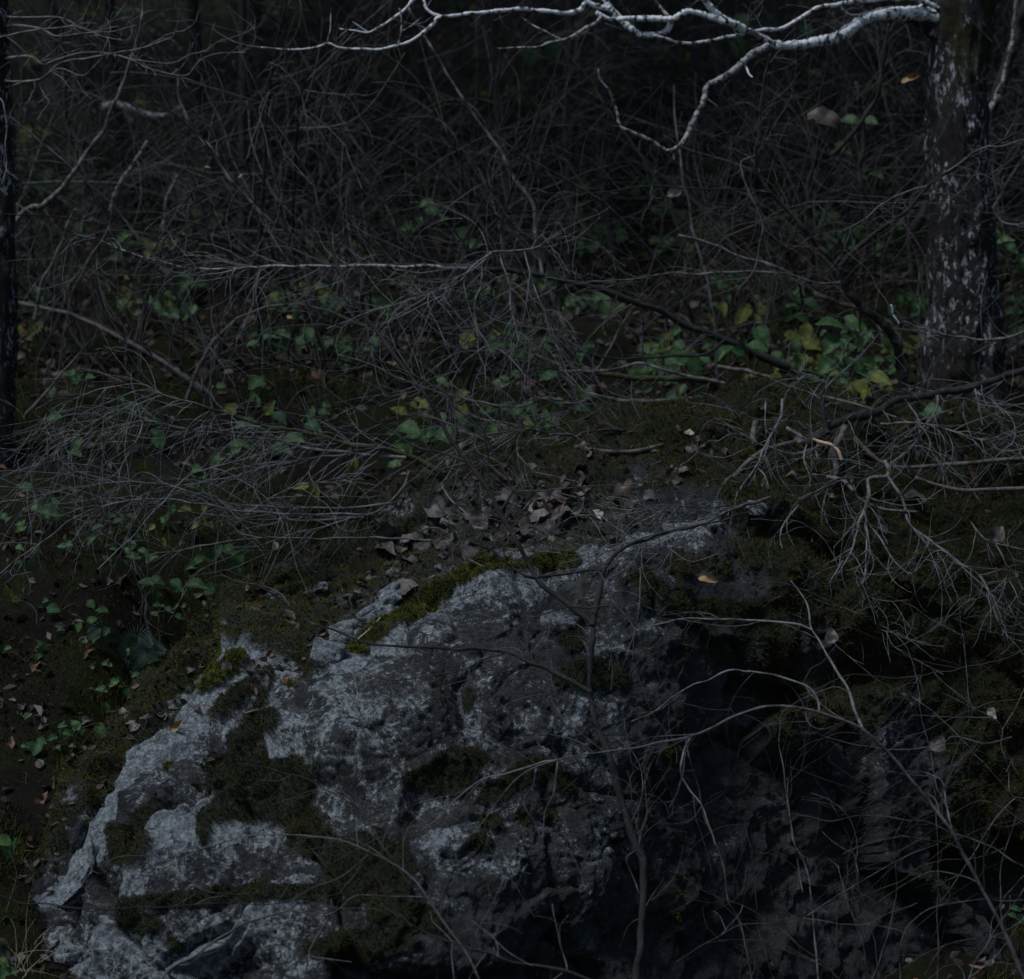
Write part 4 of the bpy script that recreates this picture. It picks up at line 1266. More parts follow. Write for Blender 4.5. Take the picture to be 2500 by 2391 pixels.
# long leaning stem with the horizontal pale bough
woody('leaning_shrub', 'long dark leaning stem with a level pale bough and drooping twig fan', 'shrub',
      [([(1990, 960), (1945, 912), (1880, 880), (1790, 840), (1690, 800), (1600, 755), (1540, 735), (1450, 705), (1358, 682), (1260, 665), (1140, 652), (1050, 648), (930, 648), (820, 650), (700, 652), (560, 654), (470, 652), (410, 646), (365, 640)], 12.4, 11.2, 11, 1.8, M_DARK)],
      [([(1140, 656), (1030, 652), (900, 650), (780, 650), (650, 652), (560, 658), (480, 655), (420, 648), (330, 620), (250, 590), (180, 570)], 11.6, 11.1, 5, 1.2, M_BIRCH_OLD),
       ([(620, 652), (560, 664), (500, 672), (440, 668), (390, 655)], 11.3, 11.2, 2.5, 1, M_TWIG_PALE),
       ([(1175, 690), (1180, 640), (1200, 618), (1250, 612), (1310, 602), (1370, 570)], 11.6, 11.5, 3, 1.4, M_TWIG_PALE),
       ([(1200, 620), (1160, 645), (1120, 690), (1050, 715), (960, 745), (880, 770), (800, 800)], 11.5, 11.2, 3, 1.2, M_TWIG_PALE),
       ([(1190, 630), (1140, 670), (1080, 720), (1000, 760), (930, 790)], 11.5, 11.2, 2.2, 1, M_TWIG_PALE),
       ([(1280, 615), (1300, 680), (1330, 760), (1345, 830)], 11.5, 11.3, 2, 1, M_TWIG_PALE),
       ([(1220, 618), (1240, 690), (1250, 760), (1270, 830)], 11.5, 11.3, 2, 1, M_TWIG_PALE),
       ([(1175, 700), (1160, 740), (1165, 800), (1195, 840), (1240, 870), (1290, 925)], 11.6, 11.5, 2.6, 1.4, M_TWIG_PALE),
       ([(1195, 842), (1140, 880), (1100, 940), (1090, 1000)], 11.5, 11.4, 2, 1, M_TWIG_PALE)],
      M_TWIG_PALE, R2, 330, (0.12, 0.50), 1.5, 0.06, 0.14, ang=(25, 65), flat=0.8, rmin=0.0011)

woody('mossy_shrub', 'mossy low branches sprawling left from the mound among green leaves', 'shrub',
      [([(1920, 1010), (1860, 968), (1790, 948), (1700, 928), (1600, 925), (1500, 918), (1420, 905), (1350, 888), (1280, 850), (1215, 805), (1175, 770), (1165, 730), (1185, 700)], 12.0, 11.7, 10, 4, M_MOSSY)],
      [([(1700, 975), (1620, 980), (1540, 978), (1470, 970), (1410, 945), (1370, 915), (1350, 888)], 11.9, 11.7, 6, 4, M_GREY),
       ([(1860, 965), (1760, 935), (1680, 920), (1600, 898), (1550, 890), (1490, 902), (1430, 908), (1370, 905)], 11.95, 11.7, 5, 3, M_GREY),
       ([(1770, 830), (1720, 866), (1640, 868), (1560, 876), (1480, 872), (1400, 852), (1330, 835), (1200, 830)], 12.0, 11.7, 4, 1.6, M_DARK),
       ([(1400, 980), (1300, 978), (1240, 990), (1190, 1010), (1150, 1030)], 11.7, 11.5, 2.4, 1.2, M_DARK),
       ([(1470, 968), (1400, 985), (1330, 975), (1250, 995), (1100, 965), (1000, 935), (900, 890), (830, 868)], 11.8, 11.6, 4, 2, M_GREY),
       ([(1750, 895), (1830, 905), (1900, 930), (1970, 945), (2010, 965)], 11.9, 11.8, 5, 4, M_GREY)],
      M_TWIG, R2, 150, (0.12, 0.45), 1.2, 0.02, 0.14, rmin=0.0011)

# dark S-shaped sapling left of the trunk
woody('sapling', 'dark crooked sapling forking beside the rough trunk above the green leaves', 'sapling',
      [([(2206, 985), (2204, 930), (2194, 860), (2178, 815), (2150, 782), (2105, 752), (2076, 720), (2060, 690), (2048, 655)], 12.1, 11.9, 14, 8, M_DARK)],
      [([(2048, 655), (2020, 622), (1985, 585), (1950, 540), (1910, 500), (1880, 470), (1862, 440), (1845, 390), (1850, 340), (1864, 220), (1880, 130)], 11.9, 11.8, 6.5, 2.6, M_DARK),
       ([(2048, 655), (2080, 618), (2130, 575), (2180, 540), (2230, 500), (2270, 452), (2310, 420), (2350, 395), (2400, 372), (2440, 350), (2500, 318)], 11.9, 11.6, 7.5, 2, M_DARK),
       ([(1880, 470), (1800, 464), (1740, 462), (1680, 460), (1600, 455), (1500, 465), (1420, 470), (1320, 470)], 11.8, 11.6, 2.8, 1.2, M_DARK),
       ([(1845, 380), (1812, 395), (1816, 430), (1830, 480), (1858, 540), (1860, 580), (1840, 660), (1800, 710)], 11.8, 11.7, 3, 1.4, M_TWIG),
       ([(2060, 690), (1990, 690), (1920, 668), (1840, 662), (1740, 668), (1650, 668), (1560, 680), (1450, 690)], 12, 11.8, 4, 1.4, M_GREY),
       ([(2110, 752), (2060, 745), (2000, 720), (1960, 690)], 12, 12, 7, 6, M_DEAD),
       ([(1960, 690), (1900, 655), (1800, 625), (1720, 590), (1660, 575)], 12, 11.9, 5, 3, M_GREY),
       ([(2310, 420), (2400, 360), (2440, 358), (2500, 340)], 11.7, 11.6, 2, 1, M_TWIG_PALE),
       ([(2270, 452), (2200, 470), (2150, 500), (2100, 540), (2050, 570)], 11.8, 11.7, 2, 1, M_TWIG_PALE)],
      M_TWIG, R2, 210, (0.12, 0.45), 1.4, 0.01, 0.13, rmin=0.0011)

# bough hanging in from the right of the trunk
woody('hanging_bough', 'pale twig with a white broken tip in front of the rough trunk', 'branch',
      [([(2560, 800), (2500, 812), (2440, 828), (2380, 828), (2320, 820), (2270, 808), (2230, 795), (2205, 785)], 11.8, 11.5, 4, 2, M_GREY)],
      [([(2195, 792), (2184, 778), (2178, 762), (2176, 744)], 11.5, 11.5, 2.8, 2.2, M_BIRCH),
       ([(2330, 822), (2270, 812), (2210, 785)], 11.6, 11.5, 2, 1.2, M_TWIG_PALE),
       ([(2420, 505), (2440, 535), (2470, 550), (2510, 552)], 11.8, 11.8, 2.4, 3, M_GREY)], M_TWIG_PALE, R2, 22, (0.1, 0.35), 1.0)

# brush on the mossy mound
woody('dead_bush', 'tangled dead bush draped over the mossy mound with hanging grey twigs', 'dead bush',
      [([(2560, 880), (2500, 902), (2440, 925), (2380, 945), (2280, 962), (2210, 972), (2170, 985), (2140, 1010), (2060, 1025), (2000, 1062), (1970, 1085)], 11.6, 11.0, 8, 11, M_DARK)],
      [([(2020, 1060), (2010, 1000), (2005, 960), (2030, 935), (1995, 915), (1960, 905)], 11.0, 11.1, 8, 3, M_DARK),
       ([(1970, 1085), (1962, 1120), (1975, 1160), (1980, 1205)], 10.9, 10.7, 2.6, 1.2, M_TWIG_PALE),
       ([(2160, 1125), (2166, 1160), (2122, 1170), (2120, 1218), (2098, 1275), (2096, 1290)], 10.8, 10.5, 5.5, 4, M_GREY),
       ([(2096, 1290), (2075, 1350), (2040, 1410), (2060, 1370), (2020, 1440), (1990, 1500)], 10.5, 10.2, 3, 1, M_TWIG_PALE),
       ([(2115, 1285), (2116, 1350), (2108, 1420), (2065, 1460), (2030, 1500), (1995, 1515)], 10.5, 10.2, 3, 1, M_TWIG_PALE),
       ([(2108, 1420), (2140, 1460), (2120, 1510), (2155, 1540), (2190, 1540)], 10.4, 10.2, 2.2, 1, M_TWIG_PALE),
       ([(2166, 1160), (2200, 1215), (2215, 1270), (2260, 1310), (2330, 1365), (2400, 1420), (2440, 1520), (2500, 1600)], 10.7, 10.3, 4, 1.2, M_TWIG_PALE),
       ([(2166, 1160), (2120, 1170), (2050, 1168), (2010, 1190), (1950, 1230), (1930, 1240)], 10.8, 10.6, 4.5, 1.6, M_DARK),
       ([(2110, 1260), (2160, 1330), (2200, 1390), (2230, 1400), (2290, 1340), (2340, 1380)], 10.6, 10.2, 2.6, 1, M_TWIG_PALE),
       ([(1910, 975), (1905, 1020), (1880, 1065), (1860, 1110), (1845, 1145), (1810, 1190), (1780, 1260)], 11.0, 10.4, 3.6, 1.2, M_TWIG_PALE),
       ([(1848, 1142), (1870, 1170), (1875, 1200)], 10.7, 10.6, 2, 1, M_TWIG_PALE),
       ([(1870, 975), (1865, 1020), (1875, 1060)], 11, 10.9, 2.2, 1, M_TWIG_PALE),
       ([(1950, 1235), (1930, 1260), (1905, 1310), (1912, 1360), (1900, 1420), (1870, 1480)], 10.5, 10.2, 2.6, 1, M_TWIG_PALE),
       ([(2380, 950), (2390, 1000), (2400, 1040)], 11.3, 11.2, 2.4, 1, M_TWIG_PALE),
       ([(2385, 958), (2430, 985), (2470, 1015), (2480, 1060), (2470, 1090)], 11.3, 11.1, 2.8, 1, M_TWIG_PALE),
       ([(2210, 975), (2240, 1020), (2245, 1050), (2250, 1095)], 11.1, 11, 2.4, 1, M_TWIG_PALE),
       ([(2290, 965), (2285, 1000), (2250, 1050), (2220, 1100), (2180, 1130)], 11.1, 10.9, 2.4, 1.2, M_TWIG_PALE),
       ([(2150, 1035), (2250, 1035), (2350, 1060), (2440, 1090), (2520, 1130)], 11.0, 10.8, 3, 1.4, M_GREY),
       ([(2130, 1145), (2060, 1125), (1980, 1120), (1880, 1125), (1830, 1110)], 10.9, 10.8, 2.4, 1, M_TWIG),
       ([(2370, 1275), (2400, 1310), (2440, 1330), (2520, 1345)], 10.6, 10.5, 2.2, 1.4, M_TWIG_PALE),
       ([(2430, 1330), (2450, 1370), (2475, 1430), (2490, 1480)], 10.5, 10.4, 2, 1, M_TWIG_PALE),
       ([(1990, 1090), (1940, 1110), (1870, 1090), (1800, 1060), (1740, 1080)], 11.0, 10.8, 2.2, 1, M_TWIG_PALE)],
      M_TWIG_PALE, R2, 480, (0.10, 0.42), 1.2, 0.035, 0.15, ang=(25, 60), flat=0.8, rmin=0.0011)
for pts, rp, y, m, lb_ in [
    ([(1740, 1275), (1765, 1225), (1790, 1170), (1830, 1125), (1870, 1098), (1940, 1080)], (10, 8), (10.55, 11.0), M_DEAD, 'thick grey root running down the mossy mound onto the bare rock'),
    ([(2062, 1042), (2048, 1070), (2036, 1100), (2042, 1140), (2038, 1165)], (11, 9), (11.0, 10.85), M_DEAD, 'short grey upright root stub on the mossy mound'),
    ([(2085, 1068), (2115, 1100), (2150, 1130), (2200, 1142), (2320, 1135), (2420, 1125), (2540, 1115)], (8, 7), (11.0, 10.9), M_DEAD, 'long grey dead stick lying level across the mossy mound'),
    ([(2235, 1165), (2290, 1185), (2340, 1195), (2420, 1195), (2540, 1190)], (6, 7), (10.75, 10.7), M_DEAD, 'smooth grey stick lying below the long level stick on the mound'),
    ([(1845, 1030), (1838, 1060), (1842, 1085)], (10, 9), (11.2, 11.1), M_DEAD, 'weathered stub standing in moss behind the grey root'),
    ([(1985, 1072), (2005, 1080), (2030, 1086), (2045, 1100), (2056, 1125)], (5, 6), (10.9, 10.85), M_SPLIT, 'broken branch end with fresh orange wood on the mossy mound'),
    ([(1920, 1045), (1950, 1062), (1985, 1085), (1998, 1120)], (6, 4), (11.1, 10.95), M_GREY, 'short grey stick under the dark branch of the dead bush'),
    ([(2080, 1170), (2090, 1210), (2120, 1230), (2170, 1245), (2240, 1250)], (6, 4), (10.75, 10.6), M_DEAD, 'bent brown stick half sunk in moss below the dead bush'),
    ([(2020, 1165), (2060, 1175), (2085, 1200)], (7, 6), (10.8, 10.7), M_GREY, 'stubby grey stick beside the bent brown stick'),
    ([(2010, 968), (2080, 985), (2130, 1000), (2230, 1035)], (5, 4), (11.5, 11.2), M_DEAD, 'straight brown stick behind the dead bush below the green leaves')]:
    stick(pts, (rp[0] * 0.75, rp[1] * 0.75), m, lb_, Y=y)

woody('fallen_branch', 'brittle dead branch with a net of fine twigs lying over the bare crest', 'dead branch',
      [([(1880, 1215), (1800, 1240), (1720, 1275), (1640, 1300), (1560, 1325), (1480, 1350), (1440, 1372)], 10.0, 9.45, 5, 1.4, M_TWIG)],
      [([(1760, 1258), (1700, 1240), (1640, 1235), (1570, 1240), (1500, 1265)], 9.9, 9.75, 2.4, 1, M_TWIG),
       ([(1700, 1285), (1650, 1330), (1600, 1355), (1540, 1400)], 9.75, 9.4, 2.2, 1, M_TWIG)], M_TWIG_PALE, R2, 75, (0.12, 0.40), 0.9, 0.02, 0.15, ang=(20, 60), flat=0.8, rmin=0.0014)
woody('fallen_branch', 'thin dark dead branch lying level on the moss behind the leaf heap', 'dead branch',
      [([(1780, 1055), (1700, 1070), (1600, 1062), (1480, 1050), (1380, 1062), (1280, 1050), (1180, 1065), (1100, 1080)], 11.4, 11.0, 5, 1.4, M_DARK)],
      [([(1600, 1062), (1540, 1030), (1450, 1010), (1360, 1005)], 11.6, 11.4, 2.6, 1, M_TWIG),
       ([(1380, 1062), (1320, 1095), (1240, 1110), (1150, 1130)], 11.4, 11.0, 2.4, 1, M_TWIG)], M_TWIG_PALE, R2, 200, (0.10, 0.45), 1.2, 0.0, 0.14, ang=(20, 60), flat=0.8, rmin=0.0010)
# grey crooked bough at left
woody('sapling', 'crooked grey sapling stem in the thicket by the border tree', 'sapling',
      [([(-40, 800), (0, 640), (43, 537), (78, 503), (104, 503), (147, 464), (186, 416), (208, 373), (238, 338), (270, 280), (300, 200), (340, 80), (360, -60)], 13.2, 12.8, 9, 3, M_GREY)], [], M_TWIG, R2, 30, (0.2, 0.6), 1.0)
SLIM = [([(381, 247), (477, 320), (563, 425), (641, 511), (737, 598), (850, 728), (960, 860), (1010, 930)], 12.2, 3.4, M_DARK, 'straight thin dark stem slanting down to the right through the thicket'),
        ([(1000, 20), (1038, 87), (1107, 208), (1159, 286), (1220, 368), (1263, 446), (1302, 507), (1307, 563), (1330, 680), (1380, 800)], 13.2, 5, M_GREY, 'long bent stem slanting under the pale limbs in the thicket'),
        ([(1092, 320), (1130, 400), (1160, 475), (1205, 525), (1260, 560), (1320, 600), (1350, 660), (1370, 760)], 12.4, 3.6, M_DARK, 'dark crooked stem meeting the level pale bough'),
        ([(150, 20), (155, 200), (170, 330), (200, 420), (270, 560), (330, 700), (420, 820)], 14, 6, M_DARK, 'dark curving stem behind the border boughs'),
        ([(570, 150), (620, 270), (660, 380), (690, 480), (700, 560), (720, 700)], 15, 6, M_DARK, 'dark upright stem in the middle of the thicket'),
        ([(830, 60), (800, 220), (780, 350), (800, 500), (830, 640)], 14.5, 6, M_DARK, 'dark sinuous stem under the tips of the pale limbs'),
        ([(1395, 60), (1390, 180), (1380, 300), (1390, 420), (1400, 600)], 16, 8, M_DARK, 'straight dark far stem behind the hanging dead bough'),
        ([(1455, 70), (1460, 200), (1465, 330), (1480, 480), (1500, 620)], 16.5, 10, M_DARK, 'thicker dark far stem behind the hanging dead bough'),
        ([(1215, 160), (1230, 300), (1240, 420), (1235, 560)], 16, 7, M_DARK, 'dark far stem below the longest pale limb'),
        ([(430, 170), (440, 240), (470, 310), (520, 370), (550, 420), (600, 480), (660, 540)], 13.5, 5, M_GREY, 'grey bent stem with pale patches left of the thicket centre'),
        ([(360, 345), (330, 390), (300, 440), (280, 480), (270, 520)], 14.5, 6, M_BIRCH_OLD, 'short pale patched stem low in the left thicket'),
        ([(430, 430), (415, 470), (405, 500), (400, 560), (420, 600)], 14.5, 5.5, M_BIRCH_OLD, 'pale broken stem standing beside the bent grey stem'),
        ([(185, 510), (160, 560), (130, 640), (100, 690), (85, 780)], 13.5, 4.5, M_GREY, 'thin pale slanted stem near the border tree'),
        ([(225, 830), (180, 880), (135, 930), (60, 1020)], 12.6, 4, M_DEAD, 'pale stick leaning low beside the border tree'),
        ([(250, 265), (290, 255), (330, 270), (400, 285), (440, 260)], 17, 10, M_BIRCH_OLD, 'curved pale fallen log far up the slope'),
        ([(2000, 330), (1990, 400), (1970, 470), (1985, 560), (1975, 700)], 14.6, 8, M_DARK, 'dark stem behind the hanging brown leaf'),
        ([(2090, 200), (2110, 330), (2100, 430), (2120, 560), (2100, 680)], 14.2, 7, M_DARK, 'dark forked stem between the brown leaf and rough trunk'),
        ([(2170, 60), (2150, 180), (2140, 240), (2080, 330), (2030, 380)], 13.8, 6, M_DARK, 'dark stem curving below the crotch of the rough trunk'),
        ([(2245, 640), (2246, 760), (2250, 860), (2258, 960)], 12.4, 3.4, M_TWIG, 'thin straight stem right beside the rough trunk'),
        ([(1560, 760), (1566, 800), (1568, 860), (1580, 900)], 12.8, 4, M_BIRCH_OLD, 'short pale stem among the green leaves'),
        ([(1460, 900), (1490, 850), (1510, 810), (1545, 750)], 12.6, 4, M_DEAD, 'slanting brown stem among the green leaves'),
        ([(490, 905), (500, 960), (520, 1010), (545, 1060)], 12.5, 4, M_TWIG_PALE, 'pale thin stem behind the conifer twig fan')]
for pts, y, rp, m, lb_ in SLIM:
    b0 = np.array(pts[-1] if pts[-1][1] > pts[0][1] else pts[0], float)
    pts2 = pts if pts[0][1] > pts[-1][1] else pts[::-1]
    woody('stem' if False else 'thin_stem', lb_, 'stem', [(pts2, y, y - 0.15, rp * 1.1, rp * 0.6, m)], [], M_TWIG, R2, 14, (0.2, 0.7), 1.3, 0.0, 0.12, ang=(20, 50), rmin=0.0013)

# tangle of shoots in front, lower right
for k, (pts, y, rp, m, lb_) in enumerate([
    ([(2195, 2520), (2198, 2391), (2205, 2300), (2230, 2240), (2300, 2212), (2400, 2195), (2450, 2200), (2540, 2190)], 8.0, 3, M_TWIG, 'pale shoot bending sharply right near the ground'),
    ([(2340, 2520), (2365, 2391), (2400, 2310), (2440, 2260), (2480, 2200), (2530, 2120)], 8.0, 3.4, M_TWIG, 'pale straight shoot leaning right beside the arching sapling foot'),
    ([(2285, 2480), (2288, 2300), (2290, 2150), (2286, 2000), (2284, 1930), (2262, 1890), (2220, 1880)], 8.15, 2.8, M_TWIG, 'tall thin shoot hooking left at its tip'),
    ([(1860, 2500), (1810, 2270), (1780, 2200), (1760, 2100), (1720, 1990), (1690, 1870), (1670, 1790)], 8.3, 5, M_TWIG, 'speckled grey shoot standing before the dark overhang'),
    ([(2040, 2560), (2035, 2380), (2050, 2250), (2060, 2160), (2100, 2000), (2140, 1950), (2200, 1905)], 8.2, 2.4, M_BACK, 'wiry brown shoot rising beside the wide dark hollow'),
    ([(2120, 2560), (2110, 2300), (2090, 2120), (2070, 2040), (2030, 1960), (1990, 1900)], 8.1, 2.6, M_BACK, 'thin brown shoot leaning left by the pale lichen patch'),
    ([(2020, 2600), (1975, 2150), (1940, 2060), (1920, 1950), (1905, 1830), (1900, 1760)], 8.3, 6, M_GREY, 'grey stem leaning left in front of the shaded flank'),
    ([(1900, 2440), (1850, 2250), (1840, 2150), (1830, 2060), (1800, 1980), (1760, 1930)], 8.25, 2.2, M_BACK, 'thin dark shoot before the shaded flank'),
    ([(1650, 2128), (1730, 2180), (1830, 2220), (1930, 2290), (2040, 2380), (2100, 2480)][::-1], 8.2, 3, M_BACK, 'low shoot slanting left across the dark overhang'),
    ([(1650, 2350), (1740, 2290), (1860, 2255), (1960, 2240), (2060, 2200), (2200, 2150), (2330, 2050), (2480, 2000)], 8.0, 2.4, M_BACK, 'long shoot lying nearly level above the leafy ground'),
    ([(1945, 1990), (2020, 2000), (2120, 1990), (2200, 1998), (2290, 2020), (2400, 2060), (2520, 2130)][::-1], 8.1, 2.6, M_TWIG, 'pale level shoot crossing the lichen patch'),
    ([(1920, 1900), (1925, 1960), (1930, 2000), (1940, 2060), (1960, 2180)][::-1], 8.3, 3.2, M_TWIG, 'short blue grey shoot before the mossy flank'),
    ([(2470, 1800), (2400, 1812), (2330, 1800), (2300, 1815), (2200, 1830), (2100, 1820), (2020, 1800)], 8.6, 2.2, M_TWIG, 'pale level shoot above the round lichen patch'),
    ([(2540, 1950), (2470, 1940), (2465, 1880), (2440, 1820), (2430, 1760), (2300, 1690)], 8.6, 2.4, M_TWIG, 'zigzag shoot over the mossy flank'),
    ([(2560, 2050), (2420, 1960), (2330, 1990), (2230, 2060), (2080, 2140), (2000, 2200)], 8.3, 2.2, M_BACK, 'brown shoot crossing the arching sapling'),
    ([(2560, 1560), (2440, 1610), (2300, 1640), (2200, 1655), (2080, 1650), (1960, 1700)], 9.2, 2.2, M_BACK, 'thin shoot hanging over the mossy flank from the right'),
    ([(2520, 1700), (2380, 1730), (2250, 1790), (2160, 1800), (2050, 1790), (1950, 1830)], 8.9, 2.0, M_BACK, 'fine shoot over the mossy flank below the others')]):
    woody('bare_shoot', lb_, 'shoot', [(pts, y, y + 0.15, rp * 0.66, 0.8, m)], [], M_TWIG_PALE if k % 4 == 1 else M_BACK, R2, 11, (0.12, 0.42), 1.1, 0.0, 0.13, ang=(20, 50), rmin=0.0009)

#%%BACK
# ------------------------------------------------------------------ thicket behind: bare shrubs, each an individual
R3 = np.random.default_rng(303)


def shrub_variant(k):
    r = np.random.default_rng(900 + k)
    ns = int(r.integers(4, 7))
    st = np.zeros((ns, 3)); st[:, :2] = r.normal(0, 0.12, (ns, 2)); st[:, 2] = -0.1
    d = np.stack([r.normal(0, 0.45, ns), r.normal(0, 0.3, ns), np.ones(ns)], 1)
    L = r.uniform(1.2, 2.6, ns)
    s = grow(st, d, L, 14, 0.10, 0.03, r)
    sr = (0.006 + 0.013 * r.uniform(0, 1, ns) ** 2)[:, None] * np.linspace(1, 0.25, 14)[None]
    b, br = spawn(s, sr, ns * 9, r, 0.1, 0.97, (25, 70), (0.4, 1.2), 9, 0.13, 0.02, 0.006, 0.35, 0.35, 0.0022, 0.9)
    c, cr2 = spawn(b, br, ns * 11, r, 0.1, 0.97, (15, 50), (0.25, 0.8), 10, 0.13, 0.025, 0.0023, 0.5, 0.3, 0.0013, 0.9)
    e, er = spawn(c, cr2, ns * 9, r, 0.1, 0.97, (15, 50), (0.12, 0.45), 8, 0.13, 0.025, 0.0015, 0.6, 0.3, 0.0010, 0.9)
    m = [M_BACK, M_TWIG, M_DARK, M_DARK][k % 4]
    stems = [quick_mesh('stem', *tubes(s[i:i + 1], sr[i:i + 1], 6), m) for i in range(ns)]
    tw = quick_mesh('twigs', *join(tubes(b, br, 4), tubes(c, cr2, 3), tubes(e, er, 3)), [M_BACK, M_BACK, M_DARK, M_TWIG, M_BACK][k % 5])
    return stems, tw


VAR = [shrub_variant(k) for k in range(10)]
spots = []
for y, n in ((12.9, 5), (13.8, 7), (14.8, 8), (16, 10), (17.5, 11), (19.2, 12), (21.5, 13), (24, 14), (27.5, 15), (32, 16)):
    for k in range(n):
        x = (-1 + 2 * (k + 0.5) / n) * (0.25 * y + 0.6) + R3.normal(0, 0.35)
        spots.append((x, y + R3.normal(0, 0.5)))
for k, (x, y) in enumerate(spots):
    if y < 13.3 and x > 0.7:
        continue
    st, tw = VAR[k % len(VAR)]
    z = zground(np.array([x]), np.array([y]))[0]
    qx = x / y * F + W / 2
    side = 'on the border tree side' if qx < 750 else ('above the leaf heap' if qx < 1550 else 'on the rough trunk side')
    band = 'leafless shrub at the front of the thicket' if y < 15.3 else ('leafless shrub in the middle of the thicket' if y < 20.3 else 'far leafless shrub high up the slope')
    t = thing('bare_shrub', band + ', ' + side, 'shrub', (x, y, z), 'bare shrubs ' + side + (', front' if y < 15.3 else ', middle' if y < 20.3 else ', far'))
    sc = R3.uniform(0.8, 1.35)
    t.scale = (sc * R3.choice([-1, 1]), sc, sc)
    t.rotation_euler = (R3.normal(0, 0.12), R3.normal(0, 0.18), R3.uniform(-0.7, 0.7))
    for m in st:
        obj('stem', m, t)
    tag(obj('twigs', tw, t), kind='stuff')

# far tree trunks closing the view; unseen ones far left added for shade
FAR = [(-700, 16, 18), (-520, 19, 18), (-950, 18, 18), (-360, 23, 20), (-230, 15.5, 14), (160, 24, 26), (420, 33, 30), (640, 27, 18), (905, 30, 34), (1190, 25, 20), (1330, 36, 30), (1610, 29, 24), (1790, 24, 18), (2020, 33, 34), (2150, 26, 20), (2460, 22, 24), (60, 38, 34), (760, 40, 34), (1500, 42, 36), (1900, 40, 30),
       (1232, 17, 11), (1392, 16.5, 12), (1462, 17.5, 14), (300, 19, 14), (585, 16.5, 10), (860, 20, 15), (1700, 19, 13), (2080, 17.5, 13), (1010, 23, 16), (2260, 19, 15), (40, 17, 16), (480, 22, 16), (1560, 22, 16), (1880, 21, 14)]
for k, (px, y, rp) in enumerate(FAR):
    x = (px - W / 2) / F * y
    z = zground(np.array([x]), np.array([float(y)]))[0]
    r = np.random.default_rng(1500 + k)
    n, sd = 40, 14
    zz = np.linspace(-0.3, 14, n)
    lean = r.normal(0, 0.06, 2)
    c = np.stack([x + zz * lean[0] + 0.1 * noise(np.stack([zz * 0.5, zz * 0 + k, zz * 0], 1), 3), y + zz * lean[1], z + zz], -1)
    rr = rp * y / F * (1 - zz / 20) * (1 + 0.5 * np.exp(-zz * 3))
    slim = y < 24
    t = thing('tree', 'slim dark conifer trunk by the thicket shrubs with added shading top' if slim else 'dark far conifer trunk high on the shaded slope behind the thicket', 'tree', (x, y, z), 'slim trunks in the thicket' if slim else 'far dark trunks')
    part('trunk', tubes(c, rr, sd), M_DARK, t)
    # evergreen top added above the frame for shade: drooping boughs of needle sprays
    b0 = np.stack([np.interp(zq, zz, c[:, 0]) for zq in r.uniform(5.5, 14, 46)]) if False else None
    K = 40
    zq = r.uniform(6.2, 14, K)
    s0 = np.stack([np.interp(zq, zz, c[:, 0]), np.interp(zq, zz, c[:, 1]), z + zq], 1)
    az = r.uniform(0, 2 * np.pi, K)
    d = np.stack([np.cos(az), np.sin(az), np.full(K, -0.1)], 1)
    L = (14.8 - zq) * 0.26 + 0.4
    bp = grow(s0, d, L, 7, 0.05, 0.04, r)
    part('boughs', tubes(bp, np.linspace(0.02, 0.004, 7)[None].repeat(K, 0), 3), M_DARK, t, 'stuff')
    nb = 40
    ib = np.repeat(np.arange(K), nb)
    tt = r.uniform(0.15, 1, K * nb)
    q = tt * 6
    kk = np.minimum(q.astype(int), 5)
    pos = bp[ib, kk] + (bp[ib, kk + 1] - bp[ib, kk]) * (q - kk)[:, None]
    side = np.cross(d[ib], [0, 0, 1]) * r.choice([-1, 1], K * nb)[:, None]
    dd = d[ib] * 0.6 + side * r.uniform(0.2, 1, (K * nb, 1)) + r.normal(0, 0.15, (K * nb, 3)) - np.array([0, 0, 0.3])
    dd /= np.linalg.norm(dd, axis=1, keepdims=True)
    ln = r.uniform(0.25, 0.5, (K * nb, 1))
    wv_ = np.cross(dd, [0.1, 0.2, 1]); wv_ /= np.linalg.norm(wv_, axis=1, keepdims=True)
    v = np.stack([pos, pos + dd * ln * 0.5 + wv_ * 0.06, pos + dd * ln, pos + dd * ln * 0.5 - wv_ * 0.06], 1).reshape(-1, 3)
    part('shade_crown', (v, np.arange(len(v)).reshape(-1, 4)), M_MOSS_DARK, t, 'stuff', smooth_shade=False)

#%%PLANTS
# ------------------------------------------------------------------ green plants
GREEN = [leaf_mesh('leaf', M_GREEN, 1.0, 0.66 + 0.06 * k, 0.22, 0.35, 0.12, 0.09, 500 + k, 13) for k in range(4)]
YEL = [leaf_mesh('leaf', M_YELLOW, 1.0, 0.7, 0.15, 0.35, 0.08, 0.07, 520 + k, 13) for k in range(3)]


